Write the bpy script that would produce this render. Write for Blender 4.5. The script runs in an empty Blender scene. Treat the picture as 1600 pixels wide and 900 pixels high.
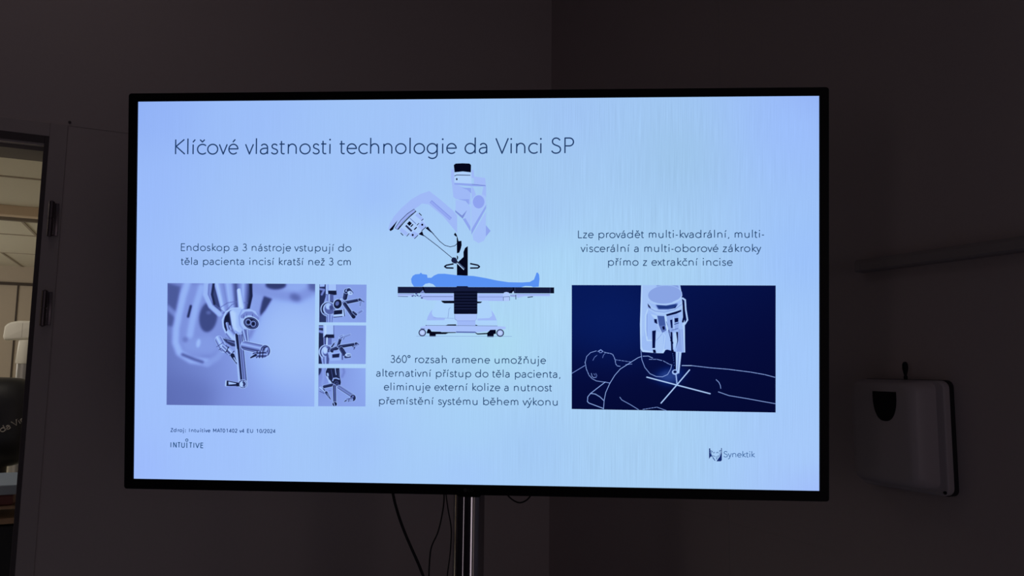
import bpy, bmesh, math, random
import numpy as np
from mathutils import Vector, Matrix

# ------------------------------------------------------------------ camera, world, lights, exposure
scene = bpy.context.scene
COL = scene.collection
PITCH, ROLL, FPX = math.radians(6.1), math.radians(0.6), 1155.0
EYE = Vector((0, 0, 1.25))
_fw = Vector((0, math.cos(PITCH), math.sin(PITCH)))
_up = Vector((0, -math.sin(PITCH), math.cos(PITCH)))
_rt = Vector((1, 0, 0))
CR = math.cos(ROLL) * _rt + math.sin(ROLL) * _up
CU = math.cos(ROLL) * _up - math.sin(ROLL) * _rt
cam_data = bpy.data.cameras.new('camera')
cam = bpy.data.objects.new('camera', cam_data)
COL.objects.link(cam)
cam.matrix_world = Matrix(((CR.x, CU.x, -_fw.x, EYE.x), (CR.y, CU.y, -_fw.y, EYE.y), (CR.z, CU.z, -_fw.z, EYE.z), (0, 0, 0, 1)))
cam_data.sensor_width = 36.0
cam_data.lens = 36.0 * FPX / 1600.0
cam_data.clip_start = 0.05
scene.camera = cam
vs = scene.view_settings
scene.display_settings.display_device = 'sRGB'
vs.view_transform = 'Standard'
vs.look = 'None'
vs.exposure = 0.0
vs.gamma = 1.0
vs.use_curve_mapping = False
world = bpy.data.worlds.new('night')
scene.world = world
world.use_nodes = True
world.node_tree.nodes['Background'].inputs['Color'].default_value = (0.02, 0.02, 0.03, 1)
world.node_tree.nodes['Background'].inputs['Strength'].default_value = 0.0
scene.cycles.max_bounces = 10
scene.cycles.diffuse_bounces = 6
scene.cycles.use_denoising = True
scene.cycles.sample_clamp_indirect = 4.0

# the room's own axes: a runs left along the back wall, b runs toward the viewer along the right wall
YAW = math.radians(25)
AX = Vector((-math.cos(YAW), -math.sin(YAW), 0))
BX = Vector((math.sin(YAW), -math.cos(YAW), 0))
CORNER = Vector((0.18, 3.45, 0))
ROOM_M = Matrix(((AX.x, BX.x, 0, CORNER.x), (AX.y, BX.y, 0, CORNER.y), (0, 0, 1, 0), (0, 0, 0, 1)))
def W(a, b, z):
    return CORNER + AX * a + BX * b + Vector((0, 0, z))

def area_light(name, loc, direction, sx, sy, watts, color):
    l = bpy.data.lights.new(name, 'AREA')
    l.shape = 'RECTANGLE'
    l.size, l.size_y = sx, sy
    l.energy = watts
    l.color = color
    o = bpy.data.objects.new(name, l)
    COL.objects.link(o)
    o.location = loc
    o.rotation_euler = Vector(direction).to_track_quat('-Z', 'Y').to_euler()
    return o

WARM, COOL = (1.0, 0.80, 0.70), (1.0, 0.9, 0.86)
# light spilling in through the two doorways behind the viewer, plus added fills: front, ceiling and two in the neighbouring room
area_light('corridor_light', W(-0.1, 5.42, 1.0), AX, 0.9, 1.98, 2.5, WARM)
area_light('front_fill_light', W(1.2, 6.5, 1.0), -BX, 0.9, 1.98, 4.8, (1.0, 0.82, 0.86))  # added fill behind the viewer, evens out the walls; no doorway known there
area_light('hall_light', W(5.3, 3.95, 1.0), -AX, 0.5, 1.98, 1.9, (1.0, 0.82, 0.86))
area_light('ceiling_fill_light', W(2.3, 1.0, 3.235), (0, 0, -1), 0.25, 1.1, 0.5, (1.0, 0.80, 0.78))  # added fill for the back wall; no lamp known there
area_light('far_room_side_fill', W(5.9, -6.0, 1.8), -AX, 4.4, 1.2, 46, (1.0, 0.94, 0.82))  # added side fill for the far ceiling and wall, no window behind it
area_light('far_room_door_fill', W(3.5, -0.9, 2.5), (0, 0, -1), 1.2, 0.6, 17, (1.0, 0.92, 0.80))  # added fill near the door to brighten the mast

# ------------------------------------------------------------------ helpers
def srgb(h):
    h = h.lstrip('#')
    v = [int(h[i:i + 2], 16) / 255 for i in (0, 2, 4)]
    return tuple(c / 12.92 if c <= 0.04045 else ((c + 0.055) / 1.055) ** 2.4 for c in v)

MATS = {}
def mat(name, color, rough=0.6, metal=0.0, spec=0.5, bump=0.0, scale=40.0, var=0.0):
    if name in MATS:
        return MATS[name]
    m = bpy.data.materials.new(name)
    m.use_nodes = True
    nt = m.node_tree
    p = nt.nodes['Principled BSDF']
    p.inputs['Base Color'].default_value = (*color, 1)
    p.inputs['Roughness'].default_value = rough
    p.inputs['Metallic'].default_value = metal
    p.inputs['Specular IOR Level'].default_value = spec
    if bump or var:
        tc = nt.nodes.new('ShaderNodeTexCoord')
        nz = nt.nodes.new('ShaderNodeTexNoise')
        nz.inputs['Scale'].default_value = scale
        nz.inputs['Detail'].default_value = 4
        nt.links.new(tc.outputs['Object'], nz.inputs['Vector'])
        if var:
            mx = nt.nodes.new('ShaderNodeMix')
            mx.data_type = 'RGBA'
            mx.inputs[6].default_value = (*[c * (1 - var) for c in color], 1)
            mx.inputs[7].default_value = (*[min(1, c * (1 + var)) for c in color], 1)
            nt.links.new(nz.outputs['Fac'], mx.inputs[0])
            nt.links.new(mx.outputs[2], p.inputs['Base Color'])
        if bump:
            bp = nt.nodes.new('ShaderNodeBump')
            bp.inputs['Strength'].default_value = bump
            bp.inputs['Distance'].default_value = 0.002
            nt.links.new(nz.outputs['Fac'], bp.inputs['Height'])
            nt.links.new(bp.outputs['Normal'], p.inputs['Normal'])
    MATS[name] = m
    return m

def glow(color):
    """one flat colour shown by the lit screen"""
    key = 'screen_' + color
    if key in MATS:
        return MATS[key]
    m = bpy.data.materials.new(key)
    m.use_nodes = True
    nt = m.node_tree
    nt.nodes.clear()
    e = nt.nodes.new('ShaderNodeEmission')
    e.inputs['Color'].default_value = (*srgb(color), 1)
    o = nt.nodes.new('ShaderNodeOutputMaterial')
    nt.links.new(e.outputs[0], o.inputs['Surface'])
    m.cycles.emission_sampling = 'NONE'
    MATS[key] = m
    return m

def glow_attr(name, stripes=0.0, sample=False):
    """screen pixels: colours come from the panel's pixel grid, with the faint raster of the panel"""
    m = bpy.data.materials.new(name)
    m.use_nodes = True
    nt = m.node_tree
    nt.nodes.clear()
    e = nt.nodes.new('ShaderNodeEmission')
    a = nt.nodes.new('ShaderNodeAttribute')
    a.attribute_name = 'pixels'
    o = nt.nodes.new('ShaderNodeOutputMaterial')
    nt.links.new(e.outputs[0], o.inputs['Surface'])
    if stripes:
        tc = nt.nodes.new('ShaderNodeTexCoord')
        mp = nt.nodes.new('ShaderNodeMapping')
        mp.inputs['Scale'].default_value = (620.0, 10.0, 1.0)
        nz = nt.nodes.new('ShaderNodeTexNoise')
        nz.inputs['Scale'].default_value = 1.0
        nz.inputs['Detail'].default_value = 2.0
        nt.links.new(tc.outputs['Object'], mp.inputs['Vector'])
        nt.links.new(mp.outputs[0], nz.inputs['Vector'])
        # raster shows most on the right-hand third of the panel
        sx = nt.nodes.new('ShaderNodeSeparateXYZ')
        nt.links.new(tc.outputs['Object'], sx.inputs[0])
        d = nt.nodes.new('ShaderNodeMath'); d.operation = 'SUBTRACT'; d.inputs[1].default_value = 0.36
        nt.links.new(sx.outputs['X'], d.inputs[0])
        ab = nt.nodes.new('ShaderNodeMath'); ab.operation = 'ABSOLUTE'
        nt.links.new(d.outputs[0], ab.inputs[0])
        mr = nt.nodes.new('ShaderNodeMapRange')
        mr.inputs['From Min'].default_value = 0.06
        mr.inputs['From Max'].default_value = 0.42
        mr.inputs['To Min'].default_value = stripes
        mr.inputs['To Max'].default_value = stripes * 0.22
        nt.links.new(ab.outputs[0], mr.inputs['Value'])
        s1 = nt.nodes.new('ShaderNodeMath'); s1.operation = 'SUBTRACT'; s1.inputs[1].default_value = 0.5
        nt.links.new(nz.outputs['Fac'], s1.inputs[0])
        mu = nt.nodes.new('ShaderNodeMath'); mu.operation = 'MULTIPLY_ADD'; mu.inputs[2].default_value = 1.0
        nt.links.new(s1.outputs[0], mu.inputs[0])
        nt.links.new(mr.outputs[0], mu.inputs[1])
        vm = nt.nodes.new('ShaderNodeVectorMath'); vm.operation = 'SCALE'
        nt.links.new(a.outputs['Color'], vm.inputs[0])
        nt.links.new(mu.outputs[0], vm.inputs['Scale'])
        nt.links.new(vm.outputs[0], e.inputs['Color'])
    else:
        nt.links.new(a.outputs['Color'], e.inputs['Color'])
    if not sample:
        m.cycles.emission_sampling = 'NONE'
    return m

def tag(o, label=None, cat=None, group=None, kind=None):
    if label: o['label'] = label
    if cat: o['category'] = cat
    if group: o['group'] = group
    if kind: o['kind'] = kind
    return o

def empty(name, loc=(0, 0, 0), rotz=0.0, parent=None, matrix=None):
    o = bpy.data.objects.new(name, None)
    COL.objects.link(o)
    o.empty_display_size = 0.1
    if matrix is not None:
        o.matrix_world = matrix
    else:
        o.location = loc
        o.rotation_euler = (0, 0, rotz)
    o.parent = parent
    return o

def link(name, mesh, mats, parent=None, smooth=False):
    o = bpy.data.objects.new(name, mesh)
    COL.objects.link(o)
    for m in (mats if isinstance(mats, (list, tuple)) else [mats]):
        mesh.materials.append(m)
    o.parent = parent
    if smooth:
        mesh.polygons.foreach_set('use_smooth', [True] * len(mesh.polygons))
    return o

class MB:
    """collects shapes and links them as ONE mesh object"""
    def __init__(self):
        self.bm = bmesh.new()
    def box(self, x0, x1, y0, y1, z0, z1, bevel=0.0, seg=2):
        b = bmesh.new()
        bmesh.ops.create_cube(b, size=1)
        for v in b.verts:
            v.co = Vector((x0 + (v.co.x + .5) * (x1 - x0), y0 + (v.co.y + .5) * (y1 - y0), z0 + (v.co.z + .5) * (z1 - z0)))
        if bevel:
            bmesh.ops.bevel(b, geom=b.edges[:], offset=bevel, segments=seg, profile=0.5, affect='EDGES')
        self._add(b)
        return self
    def _add(self, b):
        me = bpy.data.meshes.new('tmp')
        b.to_mesh(me)
        b.free()
        self.bm.from_mesh(me)
        bpy.data.meshes.remove(me)
    def prism(self, pts, z0, z1, axis='z', bevel=0.0, seg=2, bevel_far_only=False):
        """outline in two axes, extruded along the third"""
        b = bmesh.new()
        def P(u, v, w):
            return {'z': (u, v, w), 'x': (w, u, v), 'y': (u, w, v)}[axis]
        lo = [b.verts.new(P(u, v, z0)) for u, v in pts]
        hi = [b.verts.new(P(u, v, z1)) for u, v in pts]
        b.faces.new(lo[::-1])
        top = b.faces.new(hi)
        n = len(pts)
        for i in range(n):
            b.faces.new((lo[i], lo[(i + 1) % n], hi[(i + 1) % n], hi[i]))
        bmesh.ops.recalc_face_normals(b, faces=b.faces[:])
        if bevel:
            ed = list(top.edges) if bevel_far_only else [e for e in b.edges if abs(e.calc_face_angle(0)) > 0.6]
            bmesh.ops.bevel(b, geom=ed, offset=bevel, segments=seg, profile=0.5, affect='EDGES')
        self._add(b)
        return self
    def lathe(self, prof, seg=40, center=(0, 0, 0), axis='z'):
        b = bmesh.new()
        rings = []
        for r, z in prof:
            ring = []
            for i in range(seg):
                t = 2 * math.pi * i / seg
                c = (r * math.cos(t), r * math.sin(t), z)
                if axis == 'x': c = (c[2], c[0], c[1])
                if axis == 'y': c = (c[0], c[2], c[1])
                ring.append(b.verts.new(Vector(c) + Vector(center)))
            rings.append(ring)
        for p, q in zip(rings, rings[1:]):
            for i in range(seg):
                b.faces.new((p[i], p[(i + 1) % seg], q[(i + 1) % seg], q[i]))
        b.faces.new(rings[0][::-1])
        b.faces.new(rings[-1])
        bmesh.ops.recalc_face_normals(b, faces=b.faces[:])
        self._add(b)
        return self
    def tube(self, pts, r, seg=12, steps=8):
        P = [Vector(p) for p in pts]
        if len(P) > 2 and steps > 1:
            Q = []
            ext = [2 * P[0] - P[1]] + P + [2 * P[-1] - P[-2]]
            for i in range(1, len(ext) - 2):
                p0, p1, p2, p3 = ext[i - 1:i + 3]
                d0, d1_, d2_ = max((p1 - p0).length, 1e-6), max((p2 - p1).length, 1e-6), max((p3 - p2).length, 1e-6)
                m1 = d1_ * ((p1 - p0) / d0 - (p2 - p0) / (d0 + d1_) + (p2 - p1) / d1_)
                m2 = d1_ * ((p2 - p1) / d1_ - (p3 - p1) / (d1_ + d2_) + (p3 - p2) / d2_)
                for k in range(steps):
                    t = k / steps
                    Q.append(p1 * (2 * t ** 3 - 3 * t * t + 1) + m1 * (t ** 3 - 2 * t * t + t) + p2 * (3 * t * t - 2 * t ** 3) + m2 * (t ** 3 - t * t))
            Q.append(P[-1])
            P = Q
        b = bmesh.new()
        rings = []
        up = Vector((0.13, 0.2, 0.97))
        for i, p in enumerate(P):
            d = (P[min(i + 1, len(P) - 1)] - P[max(i - 1, 0)]).normalized()
            s = d.cross(up)
            if s.length < 1e-3: s = d.cross(Vector((1, 0, 0)))
            s.normalize()
            t = s.cross(d)
            rings.append([b.verts.new(p + r * (s * math.cos(2 * math.pi * k / seg) + t * math.sin(2 * math.pi * k / seg))) for k in range(seg)])
        for p, q in zip(rings, rings[1:]):
            for k in range(seg):
                b.faces.new((p[k], p[(k + 1) % seg], q[(k + 1) % seg], q[k]))
        b.faces.new(rings[0][::-1])
        b.faces.new(rings[-1])
        bmesh.ops.recalc_face_normals(b, faces=b.faces[:])
        self._add(b)
        return self
    def build(self, name, mats, parent=None, smooth=False, angle=None):
        me = bpy.data.meshes.new(name)
        self.bm.to_mesh(me)
        self.bm.free()
        o = link(name, me, mats, parent)
        if smooth:
            me.polygons.foreach_set('use_smooth', [True] * len(me.polygons))
            try:
                me.set_sharp_from_angle(angle=angle or math.radians(40))
            except Exception:
                pass
        return o

def rrect(w0, w1, h0, h1, r, n=6):
    pts = []
    for cx, cy, a0 in ((w1 - r, h1 - r, 0), (w0 + r, h1 - r, 90), (w0 + r, h0 + r, 180), (w1 - r, h0 + r, 270)):
        for k in range(n + 1):
            a = math.radians(a0 + 90 * k / n)
            pts.append((cx + r * math.cos(a), cy + r * math.sin(a)))
    return pts

def struct(name, mb, m, matrix=ROOM_M, parent=None):
    o = mb.build(name, m, parent)
    if parent is None:
        o.matrix_world = matrix
        o['kind'] = 'structure'
    return o

# ------------------------------------------------------------------ the room
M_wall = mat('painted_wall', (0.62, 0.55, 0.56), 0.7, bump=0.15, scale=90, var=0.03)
M_ceil = mat('ceiling_paint', (0.7, 0.68, 0.66), 0.9)
M_floor = mat('vinyl_floor', (0.22, 0.26, 0.34), 0.25, var=0.12, scale=6)
M_joint = mat('panel_joint', (0.5, 0.44, 0.45), 0.8)
M_frame = mat('door_frame_paint', (0.56, 0.5, 0.51), 0.45)
M_seal = mat('rubber_seal', (0.1, 0.085, 0.095), 0.6)
M_beige = mat('beige_wall', (0.50, 0.43, 0.36), 0.8, var=0.03, scale=3)
M_tile = mat('ceiling_tile', (0.74, 0.71, 0.61), 0.95, var=0.05, scale=60)
M_tbar = mat('ceiling_grid', (0.42, 0.37, 0.31), 0.6)
M_dark = mat('dark_rail', (0.05, 0.035, 0.03), 0.6)

RA, RB, RH, T = 5.2, 6.4, 3.3, 0.2
D0, D1, DH = 2.054, 2.99, 2.022
struct('floor', MB().box(-0.2, RA + .2, -T, RB + .2, -0.12, 0), M_floor)
struct('floor_far', MB().box(-0.2, 6.2, -9.6, -T, -0.12, 0), mat('light_vinyl_floor', (0.55, 0.53, 0.46), 0.35, var=0.05, scale=5))  # floor made pale to bounce light up to the far ceiling
struct('ceiling', MB().box(-0.2, RA + .2, -T, RB + .2, RH, RH + .12), M_ceil)
mb = MB().box(-0.2, D0, -T, 0, 0, RH).box(D1, RA, -T, 0, 0, RH).box(D0, D1, -T, 0, DH, RH)
struct('wall_back', mb, M_wall)
# doorways in the side walls stand behind the viewer
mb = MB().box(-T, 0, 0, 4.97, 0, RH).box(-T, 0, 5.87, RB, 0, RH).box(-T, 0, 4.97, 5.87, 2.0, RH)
struct('wall_right', mb, mat('right_wall_shade_tint', (0.53, 0.452, 0.462), 0.7, bump=0.15, scale=90, var=0.03))  # wall colour darkened to stand in for dimmer light on this side
mb = MB().box(RA, RA + T, 0, 3.7, 0, RH).box(RA, RA + T, 4.2, RB, 0, RH).box(RA, RA + T, 3.7, 4.2, 2.0, RH)
M_dark_unseen = mat('bounce_cut_dark', (0.14, 0.12, 0.13), 0.9)  # unseen walls made dark to cut bounce onto the right wall
struct('wall_left', mb, M_dark_unseen)
struct('wall_front', MB().box(-T, 0.75, RB, RB + T, 0, RH).box(1.65, RA + T, RB, RB + T, 0, RH).box(0.75, 1.65, RB, RB + T, 2.0, RH), M_dark_unseen)  # opening added for the front fill
# joints between the wall boards
mb = MB().box(-0.0005, 0.0012, 1.192, 1.195, 0, RH).box(-0.0005, 0.0010, 0.95, 1.62, 0.776, 0.778)
struct('trim_1', mb, M_joint)
mb = MB().box(1.3, 1.984, -0.0005, 0.0012, 2.104, 2.107)
struct('trim_2', mb, M_joint)
struct('baseboard_back', MB().box(0.015, 1.98, 0, 0.012, 0, 0.1, 0.003), mat('base_trim', (0.2, 0.2, 0.22), 0.5))
struct('baseboard_right', MB().box(0, 0.012, 0.0, 4.9, 0, 0.1, 0.003), MATS['base_trim'])

# door frame with hinges
door = empty('door_1', matrix=ROOM_M)
tag(door, kind='structure')
mb = MB()
mb.box(1.985, 2.040, -0.002, 0.006, 0, 2.106, 0.002).box(2.040, D1 + .08, -0.002, 0.006, 2.056, 2.106, 0.002).box(D1 + .026, D1 + .08, -0.002, 0.006, 0, 2.056, 0.002)
mb.build('door_frame', M_frame, door)
mb = MB()
mb.box(2.0405, 2.0545, -0.03, 0.003, 0, 2.0555).box(2.0545, D1 + .0255, -0.03, 0.006, 2.030, 2.0555).box(D1 - .0005, D1 + .0255, -0.03, 0.006, 0, 2.03)
mb.build('door_rebate', M_seal, door)
mb = MB()
mb.box(D0 + .0005, D1 - .0005, -T + .002, -0.031, 2.008, DH - .0005).box(D0 + .0005, D0 + .006, -T + .002, -0.031, 0, 2.008)
mb.build('door_lining', mat('lining_paint', (0.3, 0.27, 0.26), 0.6), door)
M_hinge = mat('hinge_metal', (0.2, 0.17, 0.19), 0.35, metal=1.0)
for z0, z1 in ((1.692, 1.818), (1.375, 1.5)):
    zm = (z0 + z1) / 2
    mb = MB()
    mb.lathe([(0.0001, z0 - .003), (0.006, z0), (0.0095, z0 + .002), (0.0095, zm - .0012), (0.006, zm - .001), (0.006, zm + .001), (0.0095, zm + .0012), (0.0095, z1 - .002), (0.006, z1), (0.0001, z1 + .003)], 20, (2.014, 0.024, 0))
    mb.box(1.992, 2.006, 0.0125, 0.0155, z0 + .004, z1 - .004, 0.001).box(2.003, 2.014, 0.0125, 0.022, z0 + .006, z1 - .006, 0.001)
    mb.build('hinge', M_hinge, door, smooth=True)
mb = MB().lathe([(0.0001, 0), (0.005, 0), (0.005, 0.004), (0.0001, 0.005)], 14, (1.981, 0.0, 2.118), 'y')
mb.build('screw_cap', M_seal, door)

# ------------------------------------------------------------------ the neighbouring room seen through the doorway
FB, FH = -9.35, 2.6
mb = MB().box(-0.2, 6.2, FB - .2, FB, 0, FH + .2)
struct('wall_far', mb, M_beige)
struct('wall_side', MB().box(-0.4, -0.2, FB, -T, 0, FH + .2), M_beige)
struct('wall_opposite', MB().box(6.0, 6.2, FB, -T, 0, FH + .2), M_beige)
struct('ceiling_far', MB().box(-0.2, 6.0, FB, -T, FH, FH + .12), M_tile)
mb = MB()
for b in (-3.31, -6.24, -7.84):
    mb.box(-0.1, 5.9, b - .012, b + .012, FH - .008, FH + .001)
for a in (1.72, 2.94, 4.16, 5.38):
    mb.box(a - .012, a + .012, -6.24, -5.15, FH - .008, FH + .001)
for a in (1.06, 2.30, 3.53, 4.76):
    mb.box(a - .012, a + .012, FB, -7.85, FH - .008, FH + .001)
    mb.box(a - .012, a + .012, -7.84, -6.24, FH - .008, FH + .001) if a < 2 else None
struct('trim_3', mb, M_tbar)
struct('trim_4', MB().box(-0.1, 5.95, -4.62, -4.5, 2.515, FH, 0.004), mat('bulkhead_paint', (0.72, 0.58, 0.45), 0.8))
struct('trim_5', MB().box(-0.1, 5.95, -5.16, -5.1, 2.566, FH, 0.003), mat('rail_paint', (0.2, 0.17, 0.15), 0.6))
mb = MB().box(-0.1, 5.9, FB, FB + .03, 2.325, 2.365)
struct('trim_6', mb, M_dark)
mb = MB().box(3.549, 3.567, FB, FB + .012, 0, 2.325).box(2.304, 2.322, FB, FB + .012, 0, 2.325).box(4.794, 4.812, FB, FB + .012, 0, 2.325)
struct('trim_7', mb, M_dark)

# ------------------------------------------------------------------ television
TVM = Matrix(((0.9987, -0.0054, -0.0503, -0.0883), (-0.0506, -0.0933, -0.9944, 1.5329), (0.0007, 0.9956, -0.0935, 1.4064), (0, 0, 0, 1)))
_x = TVM.col[0].to_3d().normalized()
_z = _x.cross(TVM.col[1].to_3d()).normalized()
_y = _z.cross(_x)
TVM = Matrix(((_x.x, _y.x, _z.x, -0.0883), (_x.y, _y.y, _z.y, 1.5329), (_x.z, _y.z, _z.z, 1.4064), (0, 0, 0, 1)))
SW, SH = 1.43, 1.43 * 9 / 16
# survey of the slide: photo measurement -> metres on the panel
HM = np.array([[1.39134379e-03, 8.11174701e-06, -1.02460302e+00], [6.44687545e-06, -1.38563074e-03, 6.25513689e-01], [4.52723137e-05, 1.19792230e-05, 1.0]])
def S(p):
    v = HM @ np.array([p[0], p[1], 1.0])
    return (v[0] / v[2], v[1] / v[2])
def tf(ox, oy, sc):
    return lambda p: (ox + p[0] / sc, oy + p[1] / sc)

tv = empty('television', matrix=TVM)
tag(tv, 'large black flat-screen television showing a blue presentation slide on a chrome pole stand', 'television')
M_bezel = mat('bezel_black', (0.002, 0.002, 0.004), 0.45, spec=0.15)
M_back = mat('housing_black', (0.012, 0.012, 0.016), 0.5)
bl, br_, bt, bb = 0.0193, 0.0186, 0.0172, 0.0208
mb = MB()
x0, x1, y0, y1 = -SW / 2 - bl, SW / 2 + br_, -SH / 2 - bb, SH / 2 + bt
out = rrect(x0, x1, y0, y1, 0.006, 5)
b = bmesh.new()
def ring_solid(b, out, xa, xb, ya, yb, z0, z1):
    n = len(out)
    # inner loop with the same count, each point clamped into the opening
    inn = []
    for (u, v) in out:
        inn.append((min(max(u, xa), xb), min(max(v, ya), yb)))
    A = [b.verts.new((u, v, z1)) for u, v in out]
    B = [b.verts.new((u, v, z1)) for u, v in inn]
    Cc = [b.verts.new((u, v, z0)) for u, v in out]
    Dd = [b.verts.new((u, v, z0)) for u, v in inn]
    for i in range(n):
        j = (i + 1) % n
        for f in ((A[i], A[j], B[j], B[i]), (Cc[j], Cc[i], Dd[i], Dd[j]), (A[j], A[i], Cc[i], Cc[j]), (B[i], B[j], Dd[j], Dd[i])):
            try:
                b.faces.new(f)
            except ValueError:
                pass
ring_solid(b, out, -SW / 2, SW / 2, -SH / 2, SH / 2, -0.034, 0.002)
bmesh.ops.remove_doubles(b, verts=b.verts[:], dist=1e-6)
bmesh.ops.recalc_face_normals(b, faces=b.faces[:])
mb._add(b)
bezel_part = mb.build('bezel', M_bezel, tv)
# brand mark on the lower bezel: a round face badge and two letters, dim grey
mb = MB()
mb.box(-SW / 2 + .001, SW / 2 - .001, -SH / 2 + .001, SH / 2 - .001, -0.034, -0.004)
mb.box(-SW * .36, SW * .36, -SH * .42, SH * .2, -0.056, -0.0345, 0.008)
mb.build('rear_housing', M_back, tv)
mb = MB()
sx, sy = S((732.5, 772))
mb.prism([(sx - .027, y0 + .0005), (sx + .027, y0 + .0005), (sx + .021, y0 - .0055), (sx - .021, y0 - .0055)], -0.03, -0.002, 'z')
mb.build('sensor_housing', M_bezel, tv)

# ---- screen panel: the slide's pale background, as a coarse pixel grid
BG = [  # colours of the slide background where it was sampled
    (212, 158, '#8eaff5'), (237, 171, '#95b5f8'), (227, 303, '#9abbfb'), (214, 470, '#9cbcfc'), (212, 745, '#9dbbfd'), (230, 600, '#9fbffc'),
    (405, 303, '#a0c2f8'), (593, 299, '#9dc0fa'), (647, 178, '#a0c3f8'), (400, 180, '#9bbdf9'), (855, 333, '#a1c6f2'), (883, 483, '#b1d9f7'),
    (567, 693, '#a0c3f9'), (845, 703, '#a1c8f4'), (1007, 693, '#a5cbf1'), (1065, 253, '#9dc4ea'), (1247, 203, '#9cbffc'), (1276, 154, '#95b4f6'),
    (900, 180, '#9fc3f3'), (1260, 403, '#9bc1fa'), (1257, 703, '#a6cafa'), (600, 480, '#abd1fa'), (750, 490, '#aed9f6'), (1050, 665, '#a7cff4'),
    (1050, 430, '#a8d1f2'), (1230, 550, '#a3c8fb'), (350, 700, '#a0c1fc'), (1276, 764, '#a0bcfb'), (740, 750, '#a3c8fa'),
    (598, 422, '#a8cef7'), (884, 417, '#abd7f7'), (798, 542, '#aedcf1'), (584, 542, '#aed4f9'), (1008, 657, '#abd3f3'), (438, 427, '#a8cdfa'), (828, 282, '#a2c8ef'), (748, 662, '#a7d0f6')]
_BP = np.array([(x, y) for x, y, c in BG], float)
_BC = np.array([srgb(c) for x, y, c in BG])
def bg_color(px, py):
    d = np.hypot(_BP[:, 0] - px, _BP[:, 1] - py) + 45
    w = d ** -3.0
    return (w[:, None] * _BC).sum(0) / w.sum()
def grid_mesh(name, nx, ny, pos, cols):
    """pos (ny,nx,2), cols (ny,nx,3) linear"""
    me = bpy.data.meshes.new(name)
    v = np.zeros((ny * nx, 3), dtype=np.float32)
    v[:, :2] = pos.reshape(-1, 2)
    idx = np.arange(ny * nx).reshape(ny, nx)
    q = np.stack([idx[1:, :-1], idx[1:, 1:], idx[:-1, 1:], idx[:-1, :-1]], -1).reshape(-1, 4)
    me.vertices.add(len(v))
    me.vertices.foreach_set('co', v.ravel())
    me.loops.add(q.size)
    me.loops.foreach_set('vertex_index', q.ravel().astype(np.int32))
    me.polygons.add(len(q))
    me.polygons.foreach_set('loop_start', np.arange(0, q.size, 4, dtype=np.int32))
    me.polygons.foreach_set('loop_total', np.full(len(q), 4, dtype=np.int32))
    me.update(calc_edges=True)
    at = me.color_attributes.new('pixels', 'FLOAT_COLOR', 'POINT')
    c4 = np.ones((ny * nx, 4), dtype=np.float32)
    c4[:, :3] = cols.reshape(-1, 3)
    at.data.foreach_set('color', c4.ravel())
    return me
nx, ny = 49, 28
pos = np.zeros((ny, nx, 2)); cols = np.zeros((ny, nx, 3))
for j in range(ny):
    for i in range(nx):
        u, v = i / (nx - 1), j / (ny - 1)
        pos[j, i] = (-SW / 2 + u * SW, SH / 2 - v * SH)
        cols[j, i] = bg_color(212 + u * 1068, 155 + v * 605)
panel = link('screen', grid_mesh('screen', nx, ny, pos, cols), glow_attr('screen_background', 0.30, True), tv)
panel.location.z = -0.0012

# ---- lettering: single-stroke alphabet in the manner of a thin geometric sans
def arc(cx, cy, rx, ry, a0, a1, n=None):
    n = n or max(4, int(abs(a1 - a0) / 15))
    return [(cx + rx * math.cos(math.radians(a0 + (a1 - a0) * k / n)), cy + ry * math.sin(math.radians(a0 + (a1 - a0) * k / n))) for k in range(n + 1)]
def bez(*p, n=7):
    o = []
    for i in range(0, len(p) - 3, 3):
        a, b_, c, d = p[i:i + 4]
        for k in range(n + 1):
            t = k / n; s = 1 - t
            o.append((a[0] * s ** 3 + 3 * b_[0] * s * s * t + 3 * c[0] * s * t * t + d[0] * t ** 3, a[1] * s ** 3 + 3 * b_[1] * s * s * t + 3 * c[1] * s * t * t + d[1] * t ** 3))
    return o
X, ASC, DES, CAP = 0.66, 1.06, -0.33, 1.0
def oval(cx, cy, rx, ry): return arc(cx, cy, rx, ry, 0, 360, 28)
def dot(x): return [(x, .95)]
S_lo = bez((.355, .56), (.31, .63), (.25, .66), (.19, .66), (.09, .66), (.03, .6), (.03, .505), (.03, .4), (.12, .37), (.2, .34), (.3, .305), (.38, .27), (.38, .16), (.38, .06), (.29, 0), (.18, 0), (.1, 0), (.03, .04), (0, .11))
st, ro, no = .135, .07, .015
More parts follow.
